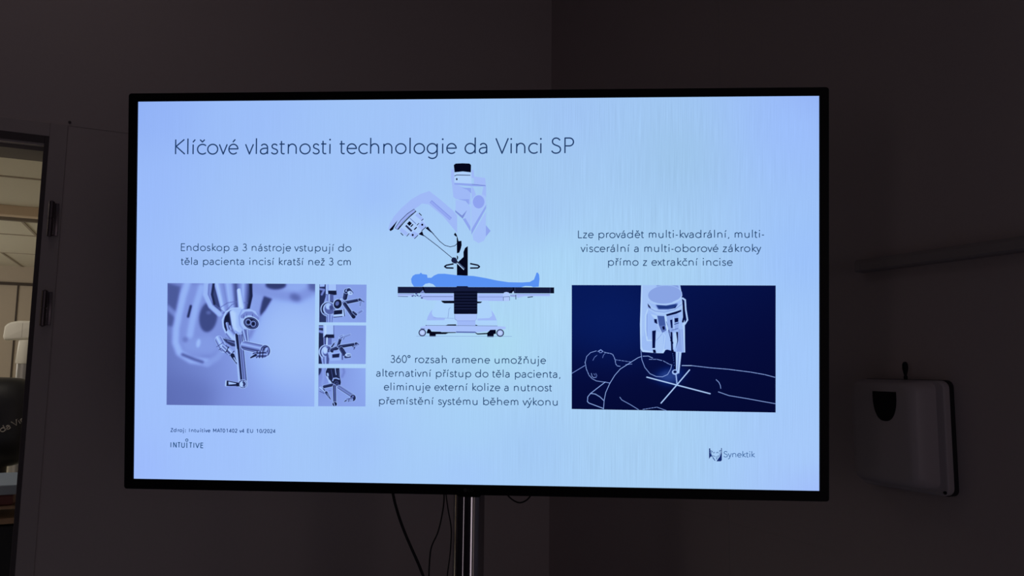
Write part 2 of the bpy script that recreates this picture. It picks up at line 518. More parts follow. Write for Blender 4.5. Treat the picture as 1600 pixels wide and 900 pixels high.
G = {
 'a': (.45, .075, .125, [[(.45, 0), (.45, .42)] + arc(.235, .43, .215, .23, 0, 150), [(.45, .385)] + bez((.45, .385), (.16, .4), (0, .34), (0, .18), (0, .06), (.09, 0), (.19, 0), (.34, 0), (.45, .1), (.45, .25))]),
 'b': (.62, st, ro, [[(0, 0), (0, ASC)], oval(.31, .33, .31, .33)]),
 'c': (.52, ro, .04, [arc(.32, .33, .32, .33, 45, 315)]),
 'd': (.62, ro, st, [[(.62, 0), (.62, ASC)], oval(.31, .33, .31, .33)]),
 'e': (.58, ro, .06, [[(.01, .35), (.58, .35)] + arc(.295, .33, .29, .33, 4, 318)]),
 'g': (.62, ro, st, [oval(.31, .33, .31, .33), [(.62, X), (.62, -.05)] + arc(.32, -.05, .30, .28, 0, -145)]),
 'h': (.50, st, st - .01, [[(0, 0), (0, ASC)], arc(.25, .38, .25, .28, 180, 0) + [(.5, 0)]]),
 'i': (0, st, st, [[(0, 0), (0, X)], dot(0)]),
 'j': (0, st, st, [[(0, X), (0, -.18)] + bez((0, -.18), (0, -.29), (-.06, -.33), (-.15, -.31)), dot(0)]),
 'k': (.44, st, no, [[(0, 0), (0, ASC)], [(.40, X), (.02, .36), (.44, 0)]]),
 'l': (0, st, st, [[(0, 0), (0, ASC)]]),
 'm': (.80, st, st - .01, [[(0, 0), (0, X)], arc(.2, .42, .2, .24, 180, 0) + [(.4, 0)], arc(.6, .42, .2, .24, 180, 0) + [(.8, 0)]]),
 'n': (.50, st, st - .01, [[(0, 0), (0, X)], arc(.25, .38, .25, .28, 180, 0) + [(.5, 0)]]),
 'o': (.64, ro, ro, [oval(.32, .33, .32, .33)]),
 'p': (.62, st, ro, [[(0, DES), (0, X)], oval(.31, .33, .31, .33)]),
 'r': (.27, st, no, [[(0, 0), (0, X)], arc(.25, .40, .25, .26, 180, 82)]),
 's': (.38, .08, .07, [S_lo]),
 't': (.34, .03, .04, [[(.12, .87), (.12, .14)] + bez((.12, .14), (.12, .03), (.2, -.02), (.33, .02)), [(0, X), (.33, X)]]),
 'u': (.49, st - .01, st, [[(0, X), (0, .26)] + arc(.245, .26, .245, .26, 180, 360), [(.49, X), (.49, 0)]]),
 'v': (.5, no, no, [[(0, X), (.25, 0), (.5, X)]]),
 'x': (.47, .03, .03, [[(0, X), (.47, 0)], [(.45, X), (.02, 0)]]),
 'y': (.5, no, no, [[(0, X), (.255, .01)], [(.5, X), (.2, -.17)] + bez((.2, -.17), (.15, -.29), (.09, -.34), (-.02, -.31))]),
 'z': (.43, .07, .07, [[(.02, X), (.42, X), (0, 0), (.44, 0)]]),
 '0': (.52, .07, .07, [oval(.26, .5, .26, .5)]),
 '1': (.26, .16, .2, [[(0, .80), (.24, 1), (.24, 0)]]),
 '2': (.50, .07, .07, [arc(.25, .74, .24, .26, 165, -30) + [(0, 0), (.5, 0)]]),
 '3': (.46, .08, .08, [arc(.22, .76, .2, .24, 150, -80) + [(.15, .525)], [(.15, .525)] + arc(.21, .265, .25, .265, 88, -155)]),
 '4': (.56, .05, .05, [[(.56, .25), (0, .25), (.42, 1), (.42, 0)]]),
 '6': (.52, .07, .07, [oval(.26, .3, .26, .3), [(.36, 1), (.05, .44)]]),
 '\u00b0': (.28, .05, .05, [oval(.14, .86, .14, .15)]),
 ',': (.1, .08, .1, [[(.1, .06), (.03, -.17)]]),
 ':': (0, .14, .14, [[(0, .04)], [(0, .56)]]),
 '-': (.26, .06, .06, [[(0, .34), (.26, .34)]]),
 '/': (.4, .02, .02, [[(0, -.08), (.4, 1.05)]]),
 'A': (.72, .01, .01, [[(0, 0), (.36, 1), (.72, 0)], [(.12, .33), (.60, .33)]]),
 'E': (.47, st, .06, [[(.47, 1), (0, 1), (0, 0), (.48, 0)], [(0, .53), (.44, .53)]]),
 'G': (.75, .08, .12, [arc(.43, .5, .43, .5, 45, 360) + [(.5, .5)]]),
 'I': (0, .15, .15, [[(0, 0), (0, 1)]]),
 'K': (.60, st, no, [[(0, 0), (0, 1)], [(.56, 1), (.03, .53), (.60, 0)]]),
 'L': (.44, st, .03, [[(0, 1), (0, 0), (.44, 0)]]),
 'M': (.74, st, st, [[(0, 0), (0, 1), (.37, .3), (.74, 1), (.74, 0)]]),
 'N': (.62, st, st, [[(0, 0), (0, 1), (.62, 0), (.62, 1)]]),
 'P': (.52, st, .05, [[(0, 0), (0, 1), (.27, 1)] + arc(.27, .74, .25, .26, 90, -90) + [(0, .48)]]),
 'S': (.54, .08, .08, [[(x * 1.42, y / .66) for x, y in S_lo]]),
 'T': (.56, .02, .02, [[(0, 1), (.56, 1)], [(.28, 1), (.28, 0)]]),
 'U': (.62, .13, .13, [[(0, 1), (0, .33)] + arc(.31, .31, .31, .31, 180, 360) + [(.62, 1)]]),
 'V': (.76, .01, .01, [[(0, 1), (.38, 0), (.76, 1)]]),
 'Z': (.56, .06, .06, [[(.02, 1), (.55, 1), (0, 0), (.57, 0)]]),
}
def acute(c): return [(c - .04, .80), (c + .12, .99)]
def caron(c): return [(c - .15, .98), (c, .82), (c + .15, .98)]
for ch, base, f, c in (('\u00e1', 'a', acute, .24), ('\u00e9', 'e', acute, .29), ('\u00fd', 'y', acute, .25), ('\u010d', 'c', caron, .31), ('\u011b', 'e', caron, .29),
                       ('\u0159', 'r', caron, .12), ('\u0161', 's', caron, .19), ('\u017e', 'z', caron, .22), ('\u0148', 'n', caron, .25)):
    w_, l_, r_, s_ = G[base]
    G[ch] = (w_, l_, r_, s_ + [f(c)])
G['\u00ed'] = (0, st, st + .02, [[(0, 0), (0, X)], [(-.02, .80), (.13, .99)]])

class Flat:
    """flat shapes of one drawing on the panel, several colours, ONE mesh"""
    def __init__(self):
        self.v, self.f, self.m, self.mats, self.k = [], [], [], [], 0
    def mi(self, color):
        if color not in self.mats: self.mats.append(color)
        return self.mats.index(color)
    def face(self, pts, color, z=None):
        n = len(self.v)
        if z is None:
            self.k += 1
            z = self.k * 4e-6
        self.v += [(p[0], p[1], z) for p in pts]
        self.f.append(list(range(n, n + len(pts))))
        self.m.append(self.mi(color))
    def poly(self, pts, color, t=None):
        self.face([S(t(p) if t else p) for p in pts], color)
    def line(self, pts, w, color, local=False, t=None, sc=1.0, closed=False):
        """polyline with thickness w (metres if local, else in units of t)"""
        if not local:
            a = [t(p) if t else p for p in pts]
            q = [S(p) for p in a]
            w = w / sc * (SW / 1068.0)
        else:
            q = pts
        if closed: q = q + [q[0]]
        self.k += 1
        z = self.k * 4e-6
        h = w / 2
        for i in range(len(q) - 1):
            dx, dy = q[i + 1][0] - q[i][0], q[i + 1][1] - q[i][1]
            L = math.hypot(dx, dy)
            if L < 1e-9: continue
            nx_, ny_ = -dy / L * h, dx / L * h
            self.face([(q[i][0] + nx_, q[i][1] + ny_), (q[i][0] - nx_, q[i][1] - ny_), (q[i + 1][0] - nx_, q[i + 1][1] - ny_), (q[i + 1][0] + nx_, q[i + 1][1] + ny_)], color, z)
            if i:
                self.face([(q[i][0] + h * math.cos(k * math.pi / 4), q[i][1] + h * math.sin(k * math.pi / 4)) for k in range(8)], color, z)
    def ell(self, cx, cy, rx, ry, color, t=None, n=32):
        self.poly([(cx + rx * math.cos(2 * math.pi * k / n), cy + ry * math.sin(2 * math.pi * k / n)) for k in range(n)], color, t)
    def text(self, s, p0, p1, cap, w, color, wid=.95, space=.38, sb=1.38):
        """one line of lettering from photo point p0 (left end of the baseline) to p1"""
        a, b_ = Vector(S(p0)), Vector(S(p1))
        e = (b_ - a).normalized()
        nrm = Vector((-e.y, e.x))
        if e.x < 0: nrm = -nrm
        mpp = SW / 1068.0
        ck, wm = (cap - w) * mpp, w * mpp
        x, items = -G[s[0]][1] * sb, []
        for ch in s:
            if ch == ' ':
                x += space
                continue
            g = G[ch]
            x += g[1] * sb
            items.append((x, g))
            x += g[0] * wid + g[2] * sb
        end = items[-1][0] + items[-1][1][0] * wid
        k = (b_ - a).length / (end * ck)
        self.k += 1
        for x, g in items:
            for pl in g[3]:
                q = [tuple(a + e * ((x + u * wid) * ck * k) + nrm * (v * ck + wm / 2)) for u, v in pl]
                if len(q) == 1:
                    r = wm * .72
                    self.face([(q[0][0] + r * math.cos(i * math.pi / 5), q[0][1] + r * math.sin(i * math.pi / 5)) for i in range(10)], color, self.k * 4e-6)
                    continue
                self.line(q, wm, color, local=True)
                self.k -= 1
    def build(self, name, parent, z):
        me = bpy.data.meshes.new(name)
        me.from_pydata(self.v, [], self.f)
        me.polygons.foreach_set('material_index', self.m)
        me.update()
        o = link(name, me, [glow(c) for c in self.mats], parent)
        o.location.z = z
        return o

INK, INK2 = '#1d3a68', '#23456f'
f = Flat(); f.text('Kl\u00ed\u010dov\u00e9 vlastnosti technologie da Vinci SP', (274, 241.8), (896, 240.2), 25.6, 2.05, INK, 1.0, .40, 1.26)
f.build('headline', panel, 0.0004)
f = Flat()
f.text('Endoskop a 3 n\u00e1stroje vstupuj\u00ed do', (282.9, 392.3), (548.2, 393.2), 12.4, 1.32, INK2)
f.text('t\u011bla pacienta incis\u00ed krat\u0161\u00ed ne\u017e 3 cm', (282.4, 414.0), (547.2, 414.9), 12.4, 1.32, INK2)
f.build('caption', panel, 0.0004)
f = Flat()
f.text('360\u00b0 rozsah ramene umo\u017e\u0148uje', (610.7, 567.2), (852.5, 569.0), 12.5, 1.32, INK2)
f.text('alternativn\u00ed p\u0159\u00edstup do t\u011bla pacienta,', (588.2, 588.8), (875.0, 590.8), 12.5, 1.32, INK2)
f.text('eliminuje extern\u00ed kolize a nutnost', (600.2, 610.3), (862.3, 611.9), 12.5, 1.32, INK2)
f.text('p\u0159em\u00edst\u011bn\u00ed syst\u00e9mu b\u011bhem v\u00fdkonu', (592.8, 632.2), (870.6, 634.2), 12.5, 1.32, INK2)
f.build('caption', panel, 0.0004)
f = Flat()
f.text('Lze prov\u00e1d\u011bt multi-kvadr\u00e1ln\u00ed, multi-', (903.8, 372.3), (1194.0, 371.8), 12.6, 1.32, INK2)
f.text('viscer\u00e1ln\u00ed a multi-oborov\u00e9 z\u00e1kroky', (907.8, 394.2), (1189.0, 394.0), 12.6, 1.32, INK2)
f.text('p\u0159\u00edmo z extrak\u010dn\u00ed incise', (950.8, 415.4), (1144.4, 415.6), 12.6, 1.32, INK2)
f.build('caption', panel, 0.0004)
f = Flat(); f.text('Zdroj: Intuitive MAT01402 v4 EU 10/2024', (266.5, 675.2), (429.8, 677.0), 6.4, 1.05, '#2f528c', 1.0, .5, 1.9)
f.build('source_line', panel, 0.0004)
f = Flat()
f.text('INTU', (266.6, 699.6), (287.8, 700.0), 9.0, 1.3, '#24507f', .8, .3, 1.7)
f.text('TIVE', (295.4, 700.1), (317.0, 700.6), 9.0, 1.3, '#24507f', .8, .3, 1.7)
f.line([(291.6, 700.0), (291.6, 691.5)], 1.4, '#24507f')
f.line([(291.6 + 1.9 * math.cos(k * math.pi / 8), 687.8 + 1.9 * math.sin(k * math.pi / 8)) for k in range(17)], 1.1, '#24507f')
f.build('company_mark', panel, 0.0004)
f = Flat()
t = tf(1090, 690, 14.545)
DKB = '#12296b'
f.poly([(262, 155), (290, 155), (288, 250), (330, 350), (300, 340), (262, 398)], DKB, t)
f.poly([(535, 148), (553, 148), (553, 425), (528, 450), (428, 450), (505, 345), (542, 240)], DKB, t)
for pts, w in (([(285, 190), (315, 300), (400, 435)], 13), ([(345, 370), (400, 440)], 12), ([(532, 195), (500, 310), (425, 410)], 9), ([(300, 205), (345, 235)], 16), ([(530, 195), (490, 225)], 14), ([(345, 245), (375, 265), (395, 235)], 10), ([(425, 265), (450, 240), (475, 265)], 12), ([(340, 320), (380, 330), (405, 350)], 10), ([(480, 320), (430, 345), (425, 395)], 9), ([(305, 235), (325, 262)], 8)):
    f.line(pts, w, '#3a5c96', t=t, sc=14.545)
f.text('Synektik', (1131.2, 714.8), (1179.6, 715.0), 9.6, 1.0, '#35609a', 1.0, .3, 1.2)
f.build('company_mark', panel, 0.0004)

# ---- drawing of the surgical robot over the operating table
BLK, NAV, LIL, LIL2, PAL, BODY = '#04061a', '#151b3b', '#9fb9f7', '#8ea5ee', '#a9c9fa', '#5992f4'
f = Flat()
d1, d2, d3, d4, d5, d6 = tf(600, 250, 6.925), tf(690, 250, 6.433), tf(690, 360, 11.25), tf(610, 420, 8.185), tf(740, 420, 8.185), tf(640, 490, 10)
d5x = lambda x: x + 130 * 8.185
# arm shell
f.poly([(45, 750), (60, 690), (105, 612), (185, 522), (295, 425), (395, 367), (490, 335), (600, 420), (745, 545), (790, 600), (790, 790), (745, 735), (640, 610), (480, 478), (410, 470), (340, 525), (240, 590), (165, 655), (105, 720), (75, 770)], LIL, d1)
f.line([(505, 447), (722, 638)], 34, '#7f93e2', t=d1, sc=6.925)
f.line([(507, 452), (719, 638)], 24, '#93a8f2', t=d1, sc=6.925)
# tower
f.poly([(95, 95), (125, 90), (128, 240), (290, 300), (290, 450), (272, 440), (240, 405), (140, 390), (118, 370), (108, 275), (92, 170)], LIL, d2)
f.poly([(300, 95), (322, 100), (328, 180), (300, 180)], LIL, d2)
f.poly([(325, 165), (438, 180), (445, 258), (325, 245)], '#a2bbf8', d2)
f.poly([(130, 120), (296, 120), (300, 240), (128, 235)], '#aecffb', d2)
f.poly([(128, 228), (300, 238), (445, 255), (447, 280), (415, 265), (300, 262), (128, 248)], LIL2, d2)
f.line([(130, 160), (150, 150), (290, 153)], 7, '#1b2450', t=d2, sc=6.433)
f.ell(152, 192, 8, 11, BLK, d2)
f.line([(305, 243), (440, 256)], 4, '#5a6cb8', t=d2, sc=6.433)
f.poly([(122, 50), (140, 35), (210, 32), (280, 35), (296, 50), (294, 123), (212, 114), (130, 123)], BLK, d2)
f.poly([(200, 278), (295, 280), (298, 335), (255, 298)], LIL2, d2)
f.poly([(300, 258), (325, 290), (345, 350), (320, 372), (302, 400)], LIL, d2)
f.poly([(420, 262), (447, 265), (447, 375), (425, 358), (405, 345)], LIL, d2)
f.poly([(440, 360), (447, 440), (310, 690), (300, 690), (296, 420), (330, 365), (370, 348), (410, 350)], '#a5c2f9', d2)
f.ell(372, 420, 58, 66, '#8ea3f0', d2)
f.poly([(165, 395), (275, 393), (275, 452), (240, 412)], LIL2, d2)
f.poly([(140, 400), (235, 410), (272, 450), (290, 470), (290, 680), (235, 590), (212, 560), (255, 505), (205, 555), (140, 505)], '#a4c0f9', d2)
f.poly([(135, 503), (205, 558), (256, 503), (212, 590), (137, 522)], '#7a8ed8', d2)
f.poly([(212, 592), (240, 585), (290, 670), (290, 720)], LIL2, d2)
f.poly([(447, 448), (447, 485), (300, 752), (298, 700)], LIL2, d2)
f.poly([(310, 750), (445, 520), (445, 770), (425, 812), (370, 835), (320, 805)], '#a3bff9', d2)
f.poly([(445, 655), (492, 712), (445, 770)], LIL2, d2)
# instrument head
f.poly([(345, 562), (430, 640), (462, 716), (335, 850), (262, 820), (165, 752), (240, 655)], '#abcbfb', d1)
f.line([(335, 542), (262, 592), (192, 660), (130, 745)], 36, '#2b3568', t=d1, sc=6.925)
f.line([(333, 545), (262, 594), (192, 662), (132, 742)], 26, '#97abf0', t=d1, sc=6.925)
f.line([(347, 552), (272, 618), (215, 675), (150, 752)], 10, BLK, t=d1, sc=6.925)
f.poly([(147, 650), (95, 712), (58, 752), (68, 770), (98, 752), (105, 735)], BLK, d1)
f.poly([(362, 570), (425, 632), (402, 652), (338, 600)], LIL, d1)
f.poly([(190, 732), (262, 790), (236, 822), (168, 765)], LIL, d1)
f.poly([(365, 720), (412, 660), (462, 716), (410, 760)], LIL, d1)
f.poly([(270, 815), (320, 770), (375, 800), (332, 850)], LIL, d1)
f.poly([(275, 660), (302, 685), (275, 714), (248, 688)], BLK, d1)
for p, q, w, c in (((235, 708), (300, 770), 20, '#2b3358'), ((288, 722), (314, 695), 13, BLK), ((326, 754), (353, 727), 13, BLK), ((378, 573), (406, 601), 9, BLK), ((404, 656), (426, 637), 8, '#2b3568'), ((180, 789), (207, 816), 9, '#1b2450'), ((245, 826), (273, 794), 8, '#1b2450'), ((355, 706), (379, 683), 8, '#1b2450'), ((328, 852), (368, 813), 7, BLK), ((280, 630), (345, 690), 7, '#6678bb')):
    f.line([p, q], w, c, t=d1, sc=6.925)
f.ell(413, 700, 11, 12, BLK, d1); f.ell(310, 811, 11, 12, BLK, d1)
f.line([(405, 768), (455, 722)], 7, BLK, t=d1, sc=6.925)
f.poly([(373, 802), (412, 768), (432, 825)], BLK, d1)
f.poly([(448, 737), (475, 720), (505, 762), (545, 805), (500, 778)], BLK, d1)
f.line([tf(590, 240, 3)(p) for p in ((212, 380), (280, 432), (355, 494))], 1.0, '#161d45')
f.line([tf(590, 240, 3)(p) for p in ((236, 350), (262, 378), (292, 412), (315, 430), (340, 437), (362, 432), (372, 422))], 1.0, '#161d45')
# column, hub and instrument tip
f.poly([(215, 75), (225, 55), (240, 38), (262, 72), (282, 130), (297, 188), (348, 183), (352, 260), (335, 330), (308, 392), (268, 402), (266, 110), (240, 100)], BLK, d3)
f.poly([(460, 275), (460, 795), (268, 795), (268, 600), (300, 545), (385, 465), (383, 380), (410, 310)], BLK, d3)
f.poly([(268, 435), (292, 465), (285, 512), (268, 505)], BLK, d3)
for pts in ([(210, 588), (85, 612), (52, 635), (85, 658), (210, 662)], [(500, 583), (638, 612), (666, 638), (638, 660), (500, 662)]):
    f.line(pts, 26, '#070b24', t=d3, sc=11.25)
f.line([(255, 550), (400, 680)], 44, BLK, t=d3, sc=11.25)
f.line([(268, 570), (392, 690)], 15, '#b2d3fa', t=d3, sc=11.25)
f.line([(300, 570), (408, 672)], 7, '#5f76b0', t=d3, sc=11.25)
f.poly([(175, 500), (200, 472), (245, 478), (275, 520), (258, 582), (228, 582), (185, 560), (168, 530)], '#1a2042', d3)
# lying patient
f.poly([(300, 228), (270, 180), (264, 130), (285, 90), (320, 70), (372, 66), (390, 48), (406, 66), (468, 76), (474, 115), (522, 115), (560, 85), (610, 64), (690, 63), (850, 82), (d5x(0), 92), (d5x(150), 118), (d5x(300), 150), (d5x(450), 172), (d5x(620), 175), (d5x(720), 168), (d5x(772), 138), (d5x(795), 80), (d5x(803), 52), (d5x(820), 47), (d5x(838), 75), (d5x(843), 130), (d5x(833), 229), (d5x(765), 235), (d5x(735), 222), (d5x(660), 220), (d5x(610), 236), (580, 230), (545, 197), (495, 182), (445, 193), (408, 228)], BODY, d4)
# table top and its rails
f.poly([(93, 318), (300, 318), (300, 350), (93, 350)], '#a9c0f8', d4)
f.line([(93, 322), (300, 322)], 5, '#5d70b5', t=d4, sc=8.185); f.line([(95, 352), (225, 356)], 6, '#33407a', t=d4, sc=8.185)
f.poly([(380, 318), (d5x(380), 318), (d5x(375), 412), (470, 402), (385, 372)], '#a4baf8', d4)
f.line([(410, 356), (800, 356)], 5, '#3a4680', t=d4, sc=8.185); f.line([(d5x(62), 360), (d5x(375), 360)], 5, '#5d6cb0', t=d4, sc=8.185)
f.poly([(d5x(540), 320), (d5x(978), 320), (d5x(978), 350), (d5x(660), 350), (d5x(560), 372)], '#a7bdf8', d4)
f.line([(d5x(550), 328), (d5x(975), 328)], 5, '#7486cc', t=d4, sc=8.185)
f.line([(d5x(690), 365), (d5x(758), 357)], 11, '#252e5c', t=d4, sc=8.185)
f.poly([(93, 230), (d5x(1030), 238), (d5x(1030), 314), (93, 312)], NAV, d4)
f.poly([(d5x(985), 238), (d5x(1030), 238), (d5x(1030), 314), (d5x(985), 314)], '#0b1026', d4)
f.line([(d5x(978), 240), (d5x(978), 312)], 4, '#3e4a78', t=d4, sc=8.185)
f.line([(412, 230), (428, 262), (428, 312)], 16, BLK, t=d4, sc=8.185)
f.poly([(375, 312), (415, 272), (440, 312)], '#7f92cf', d4)
f.poly([(d5x(450), 300), (d5x(500), 265), (d5x(512), 300)], BLK, d4); f.line([(d5x(512), 236), (d5x(512), 280)], 14, BLK, t=d4, sc=8.185)
f.poly([(d5x(490), 312), (d5x(507), 284), (d5x(520), 312)], '#b8d2f8', d4)
f.line([(d5x(528), 238), (d5x(528), 312)], 4, '#3e4a78', t=d4, sc=8.185)
f.poly([(d5x(380), 318), (d5x(392), 302), (d5x(420), 296), (d5x(450), 304), (d5x(462), 322), (d5x(460), 412), (d5x(378), 414)], '#b0c8fb', d4)
f.line([(d5x(380), 410), (d5x(380), 360), (d5x(460), 356), (d5x(460), 405)], 6, '#4a578f', t=d4, sc=8.185)
f.poly([(d5x(465), 330), (d5x(535), 330), (d5x(545), 360), (d5x(470), 356)], '#93a5dd', d4)
f.line([(d5x(540), 330), (d5x(540), 392)], 9, '#2d3768', t=d4, sc=8.185)
for cx, cy, r in ((330, 318, 14), (345, 340, 13), (318, 348, 10), (282, 348, 13), (385, 345, 10), (402, 372, 14), (300, 340, 8), (365, 352, 8), (404, 300, 8), (425, 298, 8)):
    f.ell(cx, cy, r, r * .8, '#4c5a96', d4, 12)
# pedestal
f.poly([(590, 405), (d5x(190), 405), (d5x(215), 500), (d5x(240), 540), (d5x(300), 660), (d5x(300), 730), (460, 725), (470, 640), (530, 540), (565, 490)], '#acd2fb', d4)
f.poly([(535, 520), (528, 570), (545, 605), (590, 625), (700, 628), (690, 658), (463, 660), (478, 610), (505, 560)], LIL, d4)
f.poly([(d5x(228), 530), (d5x(268), 590), (d5x(296), 660), (d5x(50), 660), (d5x(50), 636), (d5x(200), 630), (d5x(238), 600)], LIL, d4)
f.line([(770, 495), (748, 515), (735, 630)], 4, '#6376bb', t=d4, sc=8.185); f.line([(550, 628), (812, 633)], 4, '#8092d6', t=d4, sc=8.185)
f.poly([(710, 5), (1050, 5), (1042, 82), (1022, 108), (740, 108), (708, 82)], '#a8c2fa', d6)
f.line([(706, 8), (706, 82), (738, 108)], 4, '#4a5a98', t=d6, sc=10); f.line([(1052, 8), (1046, 82), (1026, 108)], 3, '#6f82c4', t=d6, sc=10)
f.poly([(738, 108), (1026, 108), (1030, 186), (746, 186)], LIL, d6)
f.line([(738, 112), (1026, 112)], 5, '#7d92dc', t=d6, sc=10)
f.poly([(645, 408), (812, 408), (812, 441), (690, 441), (668, 432)], BLK, d4); f.poly([(d5x(48), 418), (d5x(110), 420), (d5x(92), 438), (d5x(48), 442)], BLK, d4)
f.poly([(850, 222), (985, 222), (1000, 240), (840, 240)], NAV, d4)
f.poly([(812, 285), (d5x(48), 285), (d5x(48), 570), (d5x(42), 578), (818, 578), (812, 570)], '#090d24', d4)
for yy in (320, 360, 398, 436, 474, 512):
    f.line([(814, yy), (d5x(46), yy)], 5, '#262f58', t=d4, sc=8.185)
f.poly([(255, 188), (1372, 195), (1502, 205), (1500, 240), (1385, 250), (1260, 272), (1040, 296), (730, 290), (480, 282), (330, 258), (170, 242), (170, 210)], '#a7c1fa', d6)
f.line([(250, 184), (1372, 192)], 5, '#1f2856', t=d6, sc=10); f.ell(258, 184, 9, 6, '#1f2856', d6, 10)
f.poly([(558, 186), (598, 170), (727, 168), (728, 190)], BLK, d6); f.poly([(1030, 172), (1062, 184), (1062, 192), (1030, 192)], BLK, d6)
f.poly([(285, 240), (312, 242), (332, 262), (340, 280), (480, 283), (500, 290), (722, 290), (722, 302), (605, 305), (562, 321), (410, 322), (406, 360), (312, 360), (308, 312), (262, 306)], BLK, d6)
f.poly([(725, 278), (1030, 282), (1030, 304), (725, 300)], '#5c6fb2', d6)
f.poly([(1030, 292), (1062, 310), (1210, 302), (1262, 255), (1345, 252), (1350, 316), (1316, 320), (1312, 366), (1213, 366), (1212, 322), (1062, 328), (1030, 308)], BLK, d6)
f.line([(105, 352), (1600, 357)], 5, '#7b96d2', t=d6, sc=10)
for cx, cy, r in ((198, 298, 58), (1415, 303, 60)):
    f.ell(cx, cy, r, r, '#1b2347', d6); f.ell(cx, cy, r * .74, r * .74, '#a9bdf2', d6); f.ell(cx, cy, r * .45, r * .45, '#bcd3fb', d6)
f.line([(170, 236), (240, 240)], 9, '#3d4980', t=d6, sc=10)
f.build('robot_drawing', panel, 0.0004)

